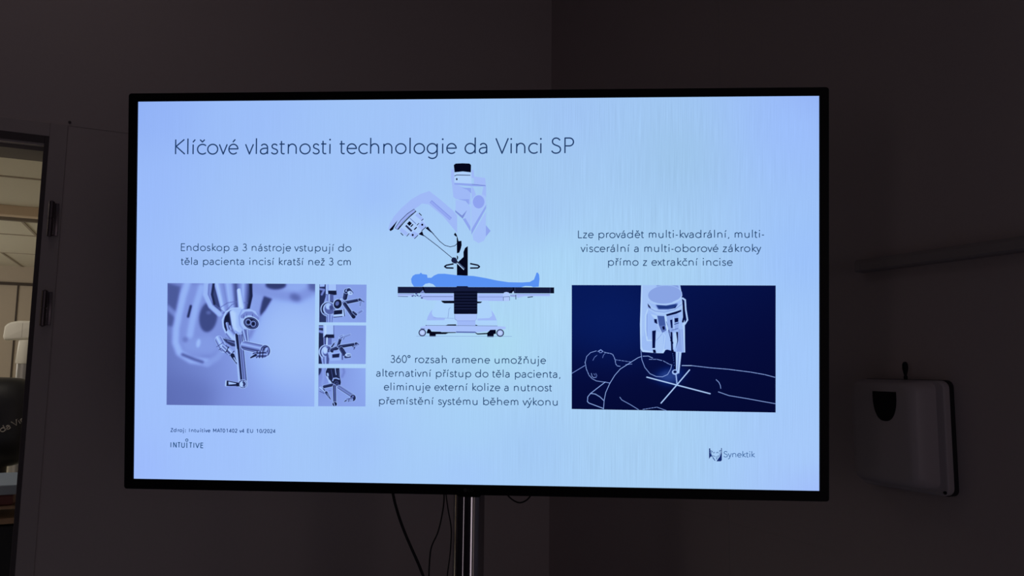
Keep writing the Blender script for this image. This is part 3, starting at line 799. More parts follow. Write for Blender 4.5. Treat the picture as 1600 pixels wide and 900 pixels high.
# ---- photographs shown on the slide, drawn pixel by pixel
class Pic:
    def __init__(self, rect, nx, ny, base, edge=None):
        self.c = [np.array(p, float) for p in rect]      # TL TR BR BL in photo measure
        self.nx, self.ny = nx, ny
        u, v = np.meshgrid(np.linspace(0, 1, nx), np.linspace(0, 1, ny))
        self.u, self.v = u, v
        tl, tr, br, bl_ = self.c
        self.px = (tl[0] * (1 - u) * (1 - v) + tr[0] * u * (1 - v) + br[0] * u * v + bl_[0] * (1 - u) * v)
        self.py = (tl[1] * (1 - u) * (1 - v) + tr[1] * u * (1 - v) + br[1] * u * v + bl_[1] * (1 - u) * v)
        self.step = (tr[0] - tl[0]) / (nx - 1)
        self.g = np.full((ny, nx), float(base))
        self.at(0, 0, 1)
    def at(self, ox, oy, sc):
        self.sc = sc
        self.X, self.Y = (self.px - ox) * sc, (self.py - oy) * sc
        return self
    def bilinear(self, tl, tr, bl_, br):
        u, v = self.u, self.v
        self.g[:] = tl * (1 - u) * (1 - v) + tr * u * (1 - v) + bl_ * (1 - u) * v + br * u * v
    def blur_m(self, m, s):
        s = s / self.sc / self.step
        if s < .3: return m
        r = int(3 * s) + 1
        k = np.exp(-.5 * (np.arange(-r, r + 1) / s) ** 2); k /= k.sum()
        m = np.pad(m, r, mode='edge')
        m = np.apply_along_axis(lambda q: np.convolve(q, k, 'valid'), 1, m)
        return np.apply_along_axis(lambda q: np.convolve(q, k, 'valid'), 0, m)
    def put(self, m, tone, alpha=1.0):
        m = np.clip(m, 0, 1) * alpha
        self.g = self.g * (1 - m) + tone * m
    def aa(self, d):
        """signed distance (negative inside) in current units -> coverage"""
        return np.clip(.5 - d / (self.sc * self.step), 0, 1)
    def poly(self, pts, tone, blur=0, alpha=1.0):
        n = len(pts)
        ins = np.zeros_like(self.g, bool)
        d = np.full_like(self.g, 1e9)
        for i in range(n):
            (x1, y1), (x2, y2) = pts[i], pts[(i + 1) % n]
            if y1 != y2:
                c = ((self.Y < y1) != (self.Y < y2)) & (self.X < (x2 - x1) * (self.Y - y1) / (y2 - y1) + x1)
                ins ^= c
            d = np.minimum(d, self.seg(pts[i], pts[(i + 1) % n]))
        self.put(self.blur_m(self.aa(np.where(ins, -d, d)), blur), tone, alpha)
    def seg(self, p, q):
        dx, dy = q[0] - p[0], q[1] - p[1]
        L = dx * dx + dy * dy + 1e-9
        t = np.clip(((self.X - p[0]) * dx + (self.Y - p[1]) * dy) / L, 0, 1)
        return np.hypot(self.X - p[0] - t * dx, self.Y - p[1] - t * dy)
    def line(self, pts, w, tone, blur=0, alpha=1.0, dash=None):
        d = np.full_like(self.g, 1e9)
        for i in range(len(pts) - 1):
            if dash and i % 2: continue
            d = np.minimum(d, self.seg(pts[i], pts[i + 1]))
        self.put(self.blur_m(self.aa(d - w / 2), blur), tone, alpha)
    def dashed(self, pts, w, tone, on, off):
        out = []
        for i in range(len(pts) - 1):
            p, q = np.array(pts[i], float), np.array(pts[i + 1], float)
            L = np.hypot(*(q - p)); n = max(1, int(round(L / (on + off))))
            for k in range(n):
                a = p + (q - p) * (k / n); b_ = p + (q - p) * ((k + on / (on + off)) / n)
                out += [tuple(a), tuple(b_)]
        self.line(out, w, tone, dash=True)
    def ell(self, cx, cy, rx, ry, tone, rot=0, blur=0, alpha=1.0):
        c, s = math.cos(math.radians(rot)), math.sin(math.radians(rot))
        x, y = (self.X - cx) * c + (self.Y - cy) * s, -(self.X - cx) * s + (self.Y - cy) * c
        d = (np.hypot(x / rx, y / ry) - 1) * min(rx, ry)
        self.put(self.blur_m(self.aa(d), blur), tone, alpha)
    def ring(self, cx, cy, rx, ry, w, tone, rot=0, alpha=1.0):
        c, s = math.cos(math.radians(rot)), math.sin(math.radians(rot))
        x, y = (self.X - cx) * c + (self.Y - cy) * s, -(self.X - cx) * s + (self.Y - cy) * c
        d = np.abs(np.hypot(x / rx, y / ry) - 1) * min(rx, ry) - w / 2
        self.put(self.aa(d), tone, alpha)
    def tube(self, p, q, r0, r1, prof, halo=0, blur=0, cap=True):
        dx, dy = q[0] - p[0], q[1] - p[1]
        L = math.hypot(dx, dy)
        t = ((self.X - p[0]) * dx + (self.Y - p[1]) * dy) / (L * L)
        s = ((self.X - p[0]) * -dy + (self.Y - p[1]) * dx) / L
        if dy > abs(dx): s = -s
        tc = np.clip(t, 0, 1)
        r = r0 + (r1 - r0) * tc
        d = (np.hypot(self.X - p[0] - tc * dx, self.Y - p[1] - tc * dy) - r) if cap else np.maximum(np.abs(s) - r, np.maximum(-t, t - 1) * L)
        if halo:
            self.put(self.aa(d - halo), .93, .8)
        tone = np.interp(s / r, [a for a, _ in prof], [b_ for _, b_ in prof])
        self.put(self.blur_m(self.aa(d), blur), tone)
    def build(self, name, parent, z, ramp):
        tl, tr, br, bl_ = self.c
        hx = (HM[0, 0] * self.px + HM[0, 1] * self.py + HM[0, 2]); hy = (HM[1, 0] * self.px + HM[1, 1] * self.py + HM[1, 2]); hw = (HM[2, 0] * self.px + HM[2, 1] * self.py + 1)
        pos = np.stack([hx / hw, hy / hw], -1)
        ks = [k for k, _ in ramp]
        cs = np.array([[int(c[i:i + 2], 16) / 255 for i in (1, 3, 5)] for _, c in ramp])
        rgb = np.stack([np.interp(self.g, ks, cs[:, i]) for i in range(3)], -1)
        lin = np.where(rgb <= .04045, rgb / 12.92, ((rgb + .055) / 1.055) ** 2.4)
        o = link(name, grid_mesh(name, self.nx, self.ny, pos, lin), PIXELS, parent)
        o.location.z = z
        return o
PIXELS = glow_attr('screen_picture')
RAMP = [(0, '#090d24'), (.15, '#1f2850'), (.3, '#3d4a86'), (.45, '#5f70b8'), (.6, '#7c92dd'), (.75, '#90aef3'), (.9, '#a9c9fb'), (1, '#c3defd')]
STEEL = [(-1, .8), (-.75, .85), (-.55, .15), (-.2, .1), (0, .75), (.2, .25), (.5, .6), (.8, .4), (1, .12)]
STEEL2 = [(-1, .15), (-.7, .5), (-.3, .85), (.1, .6), (.35, .3), (.7, .55), (1, .15)]
DARKT = [(-1, .1), (-.5, .3), (-.15, .12), (.2, .2), (.6, .08), (1, .05)]

# instruments leaving the cannula, large picture
p = Pic([(261.4, 442.3), (492.3, 443.6), (491.0, 635.3), (259.9, 632.7)], 440, 366, .5)
p.bilinear(.53, .70, .47, .76)
p.at(255, 435, 4.392)
p.ell(850, 430, 280, 340, .86, blur=110, alpha=.9)
p.ell(60, 800, 300, 130, .42, blur=60, alpha=.6)
# out-of-focus arms
p.poly([(28, 30), (130, 60), (115, 180), (85, 330), (28, 330)], .36, 9)
p.line([(28, 200), (95, 260)], 34, .55, 8)
p.line([(28, 350), (70, 370)], 40, .52, 8)
p.poly([(120, 60), (260, 40), (420, 260), (400, 480), (180, 560), (110, 480)], .60, 12)
p.line([(165, 30), (135, 120), (108, 240), (88, 340), (84, 440), (110, 510), (190, 560), (300, 575)], 46, .78, 9)
p.line([(262, 60), (222, 190), (192, 330), (180, 400)], 44, .76, 9)
p.line([(300, 585), (370, 545), (405, 500)], 40, .66, 10)
p.ell(308, 265, 62, 105, .30, 8, blur=7)
p.ell(310, 235, 16, 12, .42, 0, blur=6)
p.line([(188, 190), (170, 262)], 17, .16, 4)
p.line([(130, 522), (210, 555), (270, 575)], 22, .36, 7)
p.poly([(120, 420), (330, 400), (390, 470), (330, 520), (160, 500)], .64, 14)
p.ell(240, 445, 14, 30, .82, 10, blur=6)
p.ell(150, 420, 20, 20, .5, 0, blur=8)
p.poly([(600, 30), (720, 30), (710, 150), (660, 300), (590, 430), (570, 330), (620, 180)], .67, 10)
p.line([(620, 60), (700, 90), (820, 115), (930, 130), (1040, 70)], 70, .62, 14)
p.poly([(690, 120), (748, 140), (700, 220), (664, 262), (662, 225), (676, 160)], .24, 6)
p.ell(772, 45, 72, 32, .24, 0, blur=7)
p.ell(905, 130, 40, 26, .42, 20, blur=12)
p.poly([(990, 30), (1060, 30), (1050, 90), (1000, 80)], .40, 12)
p.line([(640, 250), (620, 330), (590, 400)], 26, .55, 9)
# cannula barrel
p.line([(295, 30), (288, 110), (325, 190), (385, 245)], 34, .80, 4)
p.line([(312, 40), (308, 110), (342, 185)], 6, .45, 2)
p.poly([(346, 30), (612, 30), (608, 130), (588, 205), (540, 225), (470, 215), (410, 240), (350, 190), (338, 110)], .26, 3)
p.tube((476, 20), (492, 228), 130, 92, [(-1, .72), (-.85, .88), (-.68, .64), (-.5, .56), (-.32, .80), (-.12, .72), (.04, .42), (.16, .32), (.3, .52), (.42, .62), (.56, .80), (.72, .52), (.88, .32), (1, .16)], blur=2, cap=False)
p.line([(382, 205), (440, 168), (500, 158), (580, 170)], 5, .42, 2)
p.line([(352, 180), (420, 235), (470, 180), (520, 160)], 5, .4, 2)
p.line([(345, 35), (334, 110), (350, 175)], 16, .14, 2)
p.line([(598, 30), (604, 120), (585, 205)], 18, .12, 2)
p.tube((520, 85), (535, 190), 16, 22, [(-1, .7), (-.5, .97), (.4, .92), (1, .6)], blur=2)
p.poly([(455, 218), (422, 262), (410, 320), (432, 385), (470, 390), (475, 260)], .08, 1)
p.line([(530, 204), (475, 206), (430, 230), (406, 285), (412, 335), (428, 372)], 11, .88, 1)
p.line([(500, 212), (460, 222), (430, 255)], 5, .2, 1)
# slim tools inside the opening
p.tube((438, 312), (452, 372), 12, 12, STEEL2)
p.tube((458, 330), (478, 380), 9, 14, STEEL2)
p.tube((455, 375), (488, 415), 24, 26, [(-1, .3), (-.5, .9), (.3, .8), (1, .4)])
# camera elbow
p.poly([(456, 228), (480, 210), (515, 207), (545, 216), (590, 208), (632, 226), (656, 270), (655, 320), (630, 350), (585, 352), (560, 372), (525, 382), (492, 368), (470, 320)], .83, 1)
p.poly([(456, 228), (475, 215), (500, 240), (500, 330), (525, 380), (492, 368), (470, 320)], .93, 6)
p.line([(540, 215), (520, 260), (525, 320), (548, 352)], 7, .62, 3)
p.line([(492, 360), (520, 380), (556, 372)], 8, .6, 3)
p.line([(542, 262), (568, 240), (605, 240), (645, 275)], 26, .55, 1)
p.line([(552, 255), (552, 275)], 3, .25); p.line([(572, 243), (574, 262)], 3, .3); p.line([(612, 245), (612, 262)], 3, .3)
p.ell(602, 306, 57, 45, .92, 18); p.ell(602, 307, 53, 40, .10, 18); p.ring(602, 307, 45, 33, 3, .42, 18)
for cx, cy in ((583, 301), (617, 312)):
    p.ell(cx, cy, 19, 21, .2); p.ring(cx, cy, 17, 19, 3.5, .75); p.ell(cx, cy, 8, 9, .03)
# left instrument
p.poly([(405, 412), (425, 408), (505, 428), (508, 468), (470, 466), (430, 440)], .22)
p.line([(412, 411), (500, 428)], 4, .8); p.line([(440, 428), (500, 448)], 5, .5)
p.tube((380, 420), (412, 482), 24, 24, [(-1, .2), (-.7, .6), (-.2, .92), (.4, .7), (.8, .45), (1, .8)], halo=3)
p.line([(366, 470), (410, 440)], 4, .3); p.line([(382, 490), (424, 462)], 4, .2)
p.tube((420, 478), (450, 505), 22, 20, [(-1, .1), (-.4, .9), (0, .3), (.4, .95), (1, .15)])
p.tube((450, 500), (474, 524), 18, 15, [(-1, .6), (-.3, .95), (.3, .15), (1, .7)], halo=3)
p.line([(430, 505), (448, 470)], 6, .1); p.line([(455, 530), (485, 500)], 6, .12)
p.tube((474, 528), (508, 592), 15, 3, [(-1, .1), (1, .1)], halo=3)
p.line([(484, 545), (500, 572)], 7, .85)
# middle shaft with its jaw
p.tube((516, 385), (546, 705), 26, 27, STEEL, halo=4, cap=False)
p.line([(500, 385), (512, 480)], 14, .1)
p.ell(545, 725, 34, 31, .92); p.ell(545, 725, 30, 28, .25); p.ring(548, 725, 21, 20, 6, .85); p.ell(535, 728, 12, 18, .9); p.line([(550, 705), (556, 745)], 6, .2)
p.poly([(430, 698), (520, 714), (525, 745), (505, 742), (428, 742), (424, 720)], .92)
p.poly([(433, 700), (520, 716), (523, 742), (432, 739)], .08)
p.poly([(446, 709), (500, 720), (498, 725), (448, 729)], .86); p.line([(430, 704), (427, 736)], 9, .9)
p.line([(452, 741), (500, 739)], 3, .6)
# right instrument
p.tube((555, 365), (572, 440), 17, 15, STEEL2)
p.tube((575, 350), (583, 438), 7, 7, [(-1, .2), (0, .97), (1, .3)])
p.tube((562, 462), (690, 490), 30, 30, [(-1, .35), (-.6, .55), (-.2, .8), (.2, .5), (.55, .25), (.8, .5), (1, .15)], halo=4)
p.ell(700, 498, 38, 44, .92); p.ell(699, 498, 34, 40, .3); p.ring(698, 500, 22, 30, 5, .6, 20); p.ell(706, 488, 8, 14, .75, 20); p.line([(676, 515), (690, 475), (715, 468)], 6, .12)
p.tube((690, 522), (628, 524), 22, 18, [(-1, .5), (-.4, .2), (0, .85), (.5, .15), (1, .6)], halo=3)
for x in (684, 664, 644): p.line([(x, 500), (x - 4, 545)], 6, .08)
p.tube((634, 526), (600, 544), 9, 5, [(-1, .12), (1, .12)], halo=3)
p.build('instrument_picture', panel, 0.0004, RAMP)

# three small pictures of the wristed instruments
p = Pic([(498.9, 444.2), (572.6, 444.7), (571.9, 503.8), (498.4, 503.6)], 190, 152, .7)
p.bilinear(.66, .66, .72, .66); p.at(494, 440, 12.857)
p.poly([(60, 40), (190, 40), (190, 300), (110, 560), (120, 820), (60, 830)], .18, 3)
p.poly([(70, 50), (170, 50), (165, 100), (70, 105)], .8, 3); p.line([(75, 150), (160, 165), (110, 260)], 40, .55, 6)
p.poly([(60, 720), (120, 640), (200, 700), (200, 830), (60, 830)], .2, 3)
p.poly([(195, 40), (410, 40), (410, 185), (195, 260)], .86, 2); p.line([(235, 50), (235, 180)], 30, .72, 4); p.line([(405, 50), (405, 185)], 10, .5, 2)
p.poly([(235, 180), (405, 180), (410, 265), (350, 270), (240, 250)], .08); p.line([(200, 262), (240, 262)], 14, .1)
p.poly([(210, 260), (240, 250), (240, 400), (205, 380)], .5, 2); p.poly([(255, 250), (345, 262), (345, 410), (250, 410)], .38); p.line([(262, 260), (262, 400)], 18, .92)
p.poly([(235, 400), (340, 400), (330, 440), (250, 440)], .1)
p.ell(240, 550, 155, 150, .9); p.ell(245, 552, 142, 138, .15); p.ell(262, 548, 125, 125, .85); p.ell(275, 545, 110, 112, .4); p.ell(250, 500, 60, 60, .88, 0, 6); p.line([(150, 640), (230, 690), (330, 660)], 12, .7); p.ell(300, 520, 40, 50, .3, 0, 8)
p.poly([(350, 570), (580, 550), (585, 690), (350, 720)], .9); p.poly([(355, 580), (525, 565), (520, 650), (350, 665)], .08); p.line([(555, 560), (570, 690)], 16, .15); p.line([(350, 715), (520, 700)], 14, .1)
p.tube((270, 720), (270, 830), 60, 50, [(-1, .3), (-.4, .8), (0, .4), (.5, .8), (1, .3)])
p.ell(430, 450, 92, 108, .92, 20); p.ell(432, 450, 80, 96, .08, 20); p.ell(420, 440, 36, 46, .42, 20); p.line([(470, 340), (570, 345)], 44, .6); p.line([(480, 350), (560, 352)], 20, .92)
p.tube((575, 330), (605, 190), 44, 44, DARKT, halo=9); p.tube((605, 190), (655, 170), 46, 44, DARKT, halo=9); p.tube((655, 175), (700, 215), 44, 34, DARKT, halo=8)
p.line([(590, 200), (600, 170)], 12, .8); p.ell(680, 228, 52, 38, .93, 20); p.ring(690, 228, 14, 14, 8, .3); p.line([(735, 205), (740, 240)], 8, .2)
p.tube((550, 430), (870, 365), 32, 30, DARKT, halo=9); p.tube((870, 360), (905, 385), 28, 20, DARKT, halo=8); p.line([(905, 380), (960, 405)], 12, .15); p.tube((890, 410), (880, 490), 18, 14, [(-1, .15), (0, .8), (1, .15)], halo=7)
p.tube((570, 450), (740, 700), 36, 34, DARKT, halo=10); p.ell(750, 700, 40, 44, .1); p.tube((740, 610), (800, 660), 20, 24, DARKT, halo=8)
p.tube((840, 635), (920, 585), 18, 16, [(-1, .2), (0, .85), (1, .2)], halo=7); p.line([(860, 625), (915, 590)], 5, .25)
p.build('instrument_thumbnail', panel, 0.0004, RAMP)

p = Pic([(498.0, 508.2), (571.9, 508.6), (571.2, 568.9), (497.4, 568.6)], 190, 152, .7)
p.bilinear(.66, .66, .70, .68); p.at(494, 504, 12.857)
p.poly([(45, 50), (140, 50), (150, 460), (60, 560), (120, 840), (45, 840)], .16, 3); p.line([(60, 90), (130, 90)], 40, .6, 6); p.line([(60, 175), (130, 190)], 50, .62, 8)
p.poly([(140, 50), (350, 50), (350, 235), (140, 300)], .86, 2); p.line([(350, 60), (350, 240)], 12, .35, 2); p.line([(185, 50), (185, 230)], 40, .95, 3)
p.poly([(195, 238), (360, 238), (362, 310), (200, 312), (150, 300)], .1)
p.poly([(160, 310), (200, 310), (195, 460), (165, 440)], .3, 2); p.line([(215, 310), (210, 450)], 26, .96); p.poly([(235, 312), (310, 315), (305, 440), (235, 450)], .45)
p.ell(190, 590, 140, 145, .88); p.ell(196, 590, 124, 130, .3); p.ell(210, 590, 110, 116, .86); p.ell(225, 585, 96, 104, .35); p.ell(180, 560, 50, 70, .92, 0, 8); p.ring(260, 570, 30, 34, 12, .15); p.line([(120, 680), (200, 720), (290, 680)], 12, .6)
p.poly([(230, 600), (480, 540), (510, 620), (490, 760), (280, 770)], .78, 4); p.poly([(320, 640), (470, 620), (460, 700), (320, 710)], .12, 5)
p.tube((200, 730), (200, 840), 60, 50, [(-1, .2), (-.3, .85), (.3, .3), (1, .4)])
p.tube((320, 560), (440, 500), 44, 34, DARKT, halo=8); p.line([(360, 580), (500, 560)], 40, .7, 4)
p.tube((310, 490), (370, 405), 14, 14, DARKT, halo=6); p.ell(376, 402, 20, 20, .9); p.ell(376, 402, 10, 10, .3)
p.tube((440, 470), (490, 310), 28, 28, DARKT, halo=8); p.tube((490, 300), (530, 275), 30, 26, STEEL2, halo=8); p.tube((560, 285), (680, 240), 16, 14, STEEL2, halo=6); p.line([(545, 340), (560, 300)], 8, .15)
p.tube((470, 485), (800, 430), 32, 28, DARKT, halo=9); p.tube((800, 425), (840, 445), 30, 22, DARKT, halo=8); p.tube((830, 455), (780, 480), 16, 14, STEEL2, halo=6); p.line([(730, 480), (775, 500), (755, 535)], 14, .12)
p.tube((500, 530), (560, 640), 40, 36, DARKT, halo=6); p.tube((540, 540), (590, 630), 16, 16, DARKT)
p.tube((590, 690), (680, 690), 30, 18, [(-1, .2), (1, .25)], halo=6); p.ell(640, 650, 62, 36, .93); p.ring(635, 652, 16, 14, 8, .25); p.ring(672, 652, 14, 14, 8, .25)
p.line([(520, 640), (525, 740)], 22, .3, 3)
p.build('instrument_thumbnail', panel, 0.0004, RAMP)

p = Pic([(497.4, 575.2), (571.2, 575.3), (570.9, 635.2), (497.0, 634.8)], 190, 152, .7)
p.bilinear(.55, .74, .66, .70); p.at(494, 570, 12.857)
p.poly([(45, 60), (130, 60), (80, 180), (45, 220)], .2, 8); p.line([(130, 60), (150, 250), (120, 390)], 50, .66, 10); p.line([(540, 60), (560, 150), (520, 240)], 50, .55, 12)
p.poly([(215, 60), (470, 60), (480, 240), (500, 350), (490, 420), (330, 400), (250, 340), (190, 220), (180, 140)], .93)
p.poly([(222, 60), (465, 60), (474, 240), (496, 350), (485, 415), (330, 400), (290, 330), (195, 215), (188, 140)], .12)
p.line([(228, 180), (262, 350)], 34, .85); p.line([(245, 230), (262, 290)], 20, .2); p.line([(300, 100), (330, 260)], 10, .35, 2); p.line([(380, 70), (390, 160), (400, 200)], 14, .8, 2); p.line([(440, 100), (450, 250)], 12, .3, 2)
p.line([(330, 320), (345, 275), (400, 268), (460, 290)], 22, .75); p.ell(402, 368, 76, 60, .1); p.ring(405, 370, 40, 40, 8, .4); p.ell(412, 375, 18, 18, .3)
p.tube((160, 440), (320, 405), 30, 30, DARKT, halo=9)
p.tube((90, 480), (160, 540), 34, 24, [(-1, .6), (0, .92), (.5, .4), (1, .7)], halo=6); p.line([(70, 530), (160, 575)], 14, .3); p.line([(140, 480), (170, 520)], 16, .1); p.tube((200, 560), (290, 700), 28, 6, DARKT, halo=8); p.line([(215, 575), (255, 640)], 8, .8); p.line([(255, 520), (290, 520)], 16, .5)
p.tube((365, 430), (372, 750), 30, 28, [(-1, .05), (-.4, .2), (0, .5), (.4, .3), (1, .08)], halo=8); p.ell(370, 790, 54, 50, .92); p.ell(370, 790, 46, 44, .1); p.line([(350, 760), (375, 830)], 14, .8)
p.tube((460, 450), (720, 620), 40, 40, [(-1, .1), (-.75, .8), (-.4, .15), (-.1, .75), (.15, .3), (.4, .75), (.7, .1), (1, .7)], halo=8)
p.ell(740, 665, 62, 72, .93); p.ell(738, 665, 56, 66, .15); p.ell(735, 640, 20, 26, .45, 30, 4); p.tube((700, 700), (620, 705), 32, 26, STEEL2, halo=7); p.line([(660, 680), (650, 740)], 10, .08); p.tube((600, 720), (562, 742), 14, 6, DARKT, halo=7)
p.build('instrument_thumbnail', panel, 0.0004, RAMP)

# dark picture: robot above the outlined patient
NAVY = [(0, '#020524'), (.1, '#050c3c'), (.2, '#071a5c'), (.35, '#2a458f'), (.5, '#5a72b8'), (.65, '#7f97da'), (.8, '#98b8f4'), (1, '#bcdcfb')]
p = Pic([(893.4, 445.4), (1212.2, 446.1), (1212.1, 644.7), (893.3, 639.2)], 620, 384, .1)
p.bilinear(.19, .12, .08, .06)
p.at(880, 430, 4.091)
p.ell(330, 300, 300, 220, .22, blur=110, alpha=.8)
p.ell(672, 650, 60, 36, .42, 0, blur=24, alpha=.8)
p.poly([(540, 652), (725, 700), (800, 610), (700, 590)], .36, 26, .6)
WHT = .97
# outlined patient
p.dashed([(330, 540), (440, 556)], 2.3, .8, 16, 6); p.line([(400, 572), (440, 568)], 2.3, .8)
p.line([(140, 560), (150, 520), (175, 495), (212, 484)], 2.7, .85); p.dashed([(140, 555), (148, 600), (165, 640), (185, 662)], 3.1, .85, 14, 4)
p.line([(185, 662), (212, 676), (250, 682), (272, 684)], 2.7, .85)
p.dashed([(222, 488), (240, 476), (258, 490)], 3.1, .85, 9, 4); p.ring(240, 488, 10, 8, 3, .7)
p.dashed([(262, 492), (280, 497), (300, 500), (316, 506), (326, 525), (333, 545), (335, 565), (345, 580), (370, 584)], 3.1, .85, 15, 5)
p.line([(190, 545), (200, 525), (216, 512)], 2.3, .7); p.line([(252, 528), (258, 510), (268, 500)], 2.3, .7)
p.line([(180, 628), (185, 648), (196, 656), (208, 652)], 2.7, .85); p.line([(208, 628), (216, 642), (210, 656)], 2.3, .7); p.line([(196, 630), (204, 640)], 2.3, .7)
p.line([(55, 628), (138, 578)], 3.1, .75); p.line([(272, 684), (300, 690)], 3.1, .8)
p.line([(258, 856), (262, 800), (272, 750), (298, 692), (330, 640), (365, 600), (400, 578), (440, 552), (478, 528), (500, 520)], 3.1, .9)
p.line([(510, 518), (545, 517), (572, 530)], 3.1, .9); p.dashed([(550, 538), (600, 538), (640, 548), (680, 570), (700, 575)], 2.7, .85, 22, 6)
p.line([(268, 684), (175, 756)], 3.9, .85); p.line([(175, 756), (157, 778), (155, 808), (165, 818), (256, 852)], 3.9, .85); p.line([(175, 756), (205, 760), (235, 778), (258, 800)], 3.9, .85)
p.line([(362, 780), (375, 798), (430, 828), (482, 860)], 2.7, .85); p.dashed([(510, 858), (600, 844)], 2.7, .85, 14, 5); p.line([(600, 844), (660, 866)], 2.7, .85)
p.line([(760, 578), (820, 578)], 3.9, .95); p.dashed([(820, 578), (940, 592), (1060, 602), (1200, 620), (1290, 636), (1358, 654)], 3.1, .88, 40, 4)
p.line([(978, 668), (996, 685), (1005, 705), (1008, 724)], 3.1, .85); p.line([(992, 746), (1060, 770), (1180, 790), (1300, 812), (1358, 822)], 3.1, .88)
# incision cross and cable
p.line([(535, 652), (725, 702), (940, 758)], 7, .96); p.line([(808, 606), (725, 704), (626, 818)], 7, .96)
# robot head
p.at(990, 440, 7.5)
p.poly([(90, 36), (545, 36), (560, 120), (575, 300), (600, 480), (605, 830), (500, 835), (470, 790), (375, 800), (350, 840), (270, 838), (105, 825), (80, 790), (75, 500)], .95)
p.poly([(105, 36), (540, 36), (560, 200), (580, 480), (590, 825), (500, 825), (370, 790), (260, 825), (110, 800), (95, 760)], .82)
p.poly([(105, 36), (270, 36), (180, 180), (170, 320), (130, 400), (120, 640), (100, 640)], .86, 3)
p.poly([(265, 36), (520, 36), (540, 120), (300, 120)], .68)
p.line([(575, 195), (605, 215), (612, 330), (632, 450), (600, 500), (578, 510)], 18, .92); p.line([(585, 260), (590, 420), (578, 470)], 22, .06)
p.poly([(160, 230), (220, 300), (300, 330), (400, 340), (500, 300), (570, 230), (575, 300), (520, 350), (400, 395), (280, 390), (180, 330)], .88)
p.poly([(165, 255), (200, 300), (200, 320), (170, 290)], .1)
p.poly([(260, 270), (400, 275), (515, 255), (490, 300), (400, 325), (290, 325)], .3, 6); p.poly([(400, 325), (480, 300), (520, 258), (490, 310)], .1, 2)
p.line([(170, 205), (200, 245), (280, 268), (380, 275), (480, 255), (560, 200)], 9, .9); p.line([(170, 300), (250, 345), (360, 358), (480, 330), (560, 270)], 5, .5, 2)
p.ell(367, 155, 202, 112, .92, -4); p.ell(366, 153, 197, 106, .71, -4); p.line([(560, 120), (569, 165), (540, 205), (460, 240)], 5, .95)
p.poly([(380, 385), (500, 350), (560, 330), (560, 350), (500, 378), (390, 405)], .1)
p.line([(165, 330), (140, 400), (138, 560), (160, 690), (210, 690)], 14, .96); p.line([(160, 380), (158, 640)], 4, .55)
p.poly([(170, 370), (250, 400), (270, 440), (270, 560), (220, 580), (215, 660), (165, 650)], .80, 3)
p.poly([(200, 380), (275, 400), (280, 440), (240, 430)], .93); p.poly([(240, 440), (272, 440), (280, 500), (245, 480)], .12)
p.poly([(278, 400), (365, 405), (380, 520), (300, 520)], .42); p.line([(372, 405), (395, 570)], 22, .95); p.line([(385, 470), (430, 600)], 5, .35)
p.poly([(300, 520), (370, 510), (388, 570), (330, 605)], .5); p.poly([(335, 530), (362, 520), (368, 560), (345, 565)], .1); p.line([(280, 500), (330, 600)], 10, .9)
p.poly([(390, 405), (525, 380), (530, 560), (440, 600), (405, 540)], .74); p.poly([(428, 450), (455, 445), (458, 545), (440, 545)], .15); p.poly([(480, 430), (525, 425), (525, 470), (482, 480)], .1); p.line([(468, 420), (475, 560)], 9, .95); p.line([(480, 500), (528, 485)], 8, .2); p.line([(445, 570), (520, 550)], 6, .4)
p.poly([(218, 578), (262, 570), (255, 780), (220, 780)], .12); p.line([(222, 788), (255, 790)], 10, .95); p.poly([(225, 798), (258, 798), (265, 836), (232, 834)], .06)
p.poly([(262, 580), (330, 600), (350, 620), (345, 800), (330, 835), (268, 832), (252, 790)], .88); p.line([(268, 690), (335, 610)], 4, .6); p.line([(350, 600), (370, 640), (350, 820)], 8, .96)
p.poly([(375, 600), (420, 600), (440, 690), (435, 790), (378, 790)], .85, 2); p.line([(410, 570), (440, 690)], 8, .2)
p.line([(445, 600), (448, 700), (455, 900)], 22, .1); p.line([(440, 690), (460, 720)], 20, .08); p.poly([(470, 600), (500, 600), (510, 700), (480, 800), (465, 720)], .93)
p.poly([(498, 590), (522, 590), (522, 690), (500, 790), (512, 690)], .07); p.poly([(525, 560), (575, 560), (590, 830), (500, 830), (525, 720)], .72)
p.line([(555, 560), (575, 825)], 5, .88)
p.at(880, 430, 4.091)
p.poly([(720, 490), (757, 490), (742, 628), (722, 628)], .92); p.line([(738, 495), (730, 620)], 4, .5)
p.line([(702, 480), (706, 540), (714, 600)], 9, .06); p.dashed([(700, 500), (706, 540), (712, 590)], 4, .4, 6, 10)
p.ell(716, 620, 20, 17, .85); p.ell(715, 618, 11, 9, .15); p.line([(720, 640), (727, 700)], 10, .85); p.line([(717, 640), (723, 695)], 3, .15)
p.line([(497, 478), (503, 540), (522, 590), (555, 630), (595, 648), (635, 650), (668, 635), (688, 600), (693, 578)], 3, .82)
p.build('robot_picture', panel, 0.0004, NAVY)

# maker's mark on the lower bezel
fl = Flat()
M_mark = mat('grey_mark', (0.03, 0.03, 0.032), 0.5)
for k in range(1):
    cx, cy = S((727.2, 765.2))
    fl.face([(cx + .0042 * math.cos(2 * math.pi * i / 24), cy + .0042 * math.sin(2 * math.pi * i / 24)) for i in range(24)], 'm', 0)
fl.text('LG', (732.3, 768.2), (739.2, 768.4), 5.6, 1.1, 'm', 1.0)
me = bpy.data.meshes.new('maker_mark')
me.from_pydata(fl.v, [], fl.f)
o = link('maker_mark', me, M_mark, bezel_part)
o.location.z = 0.0024

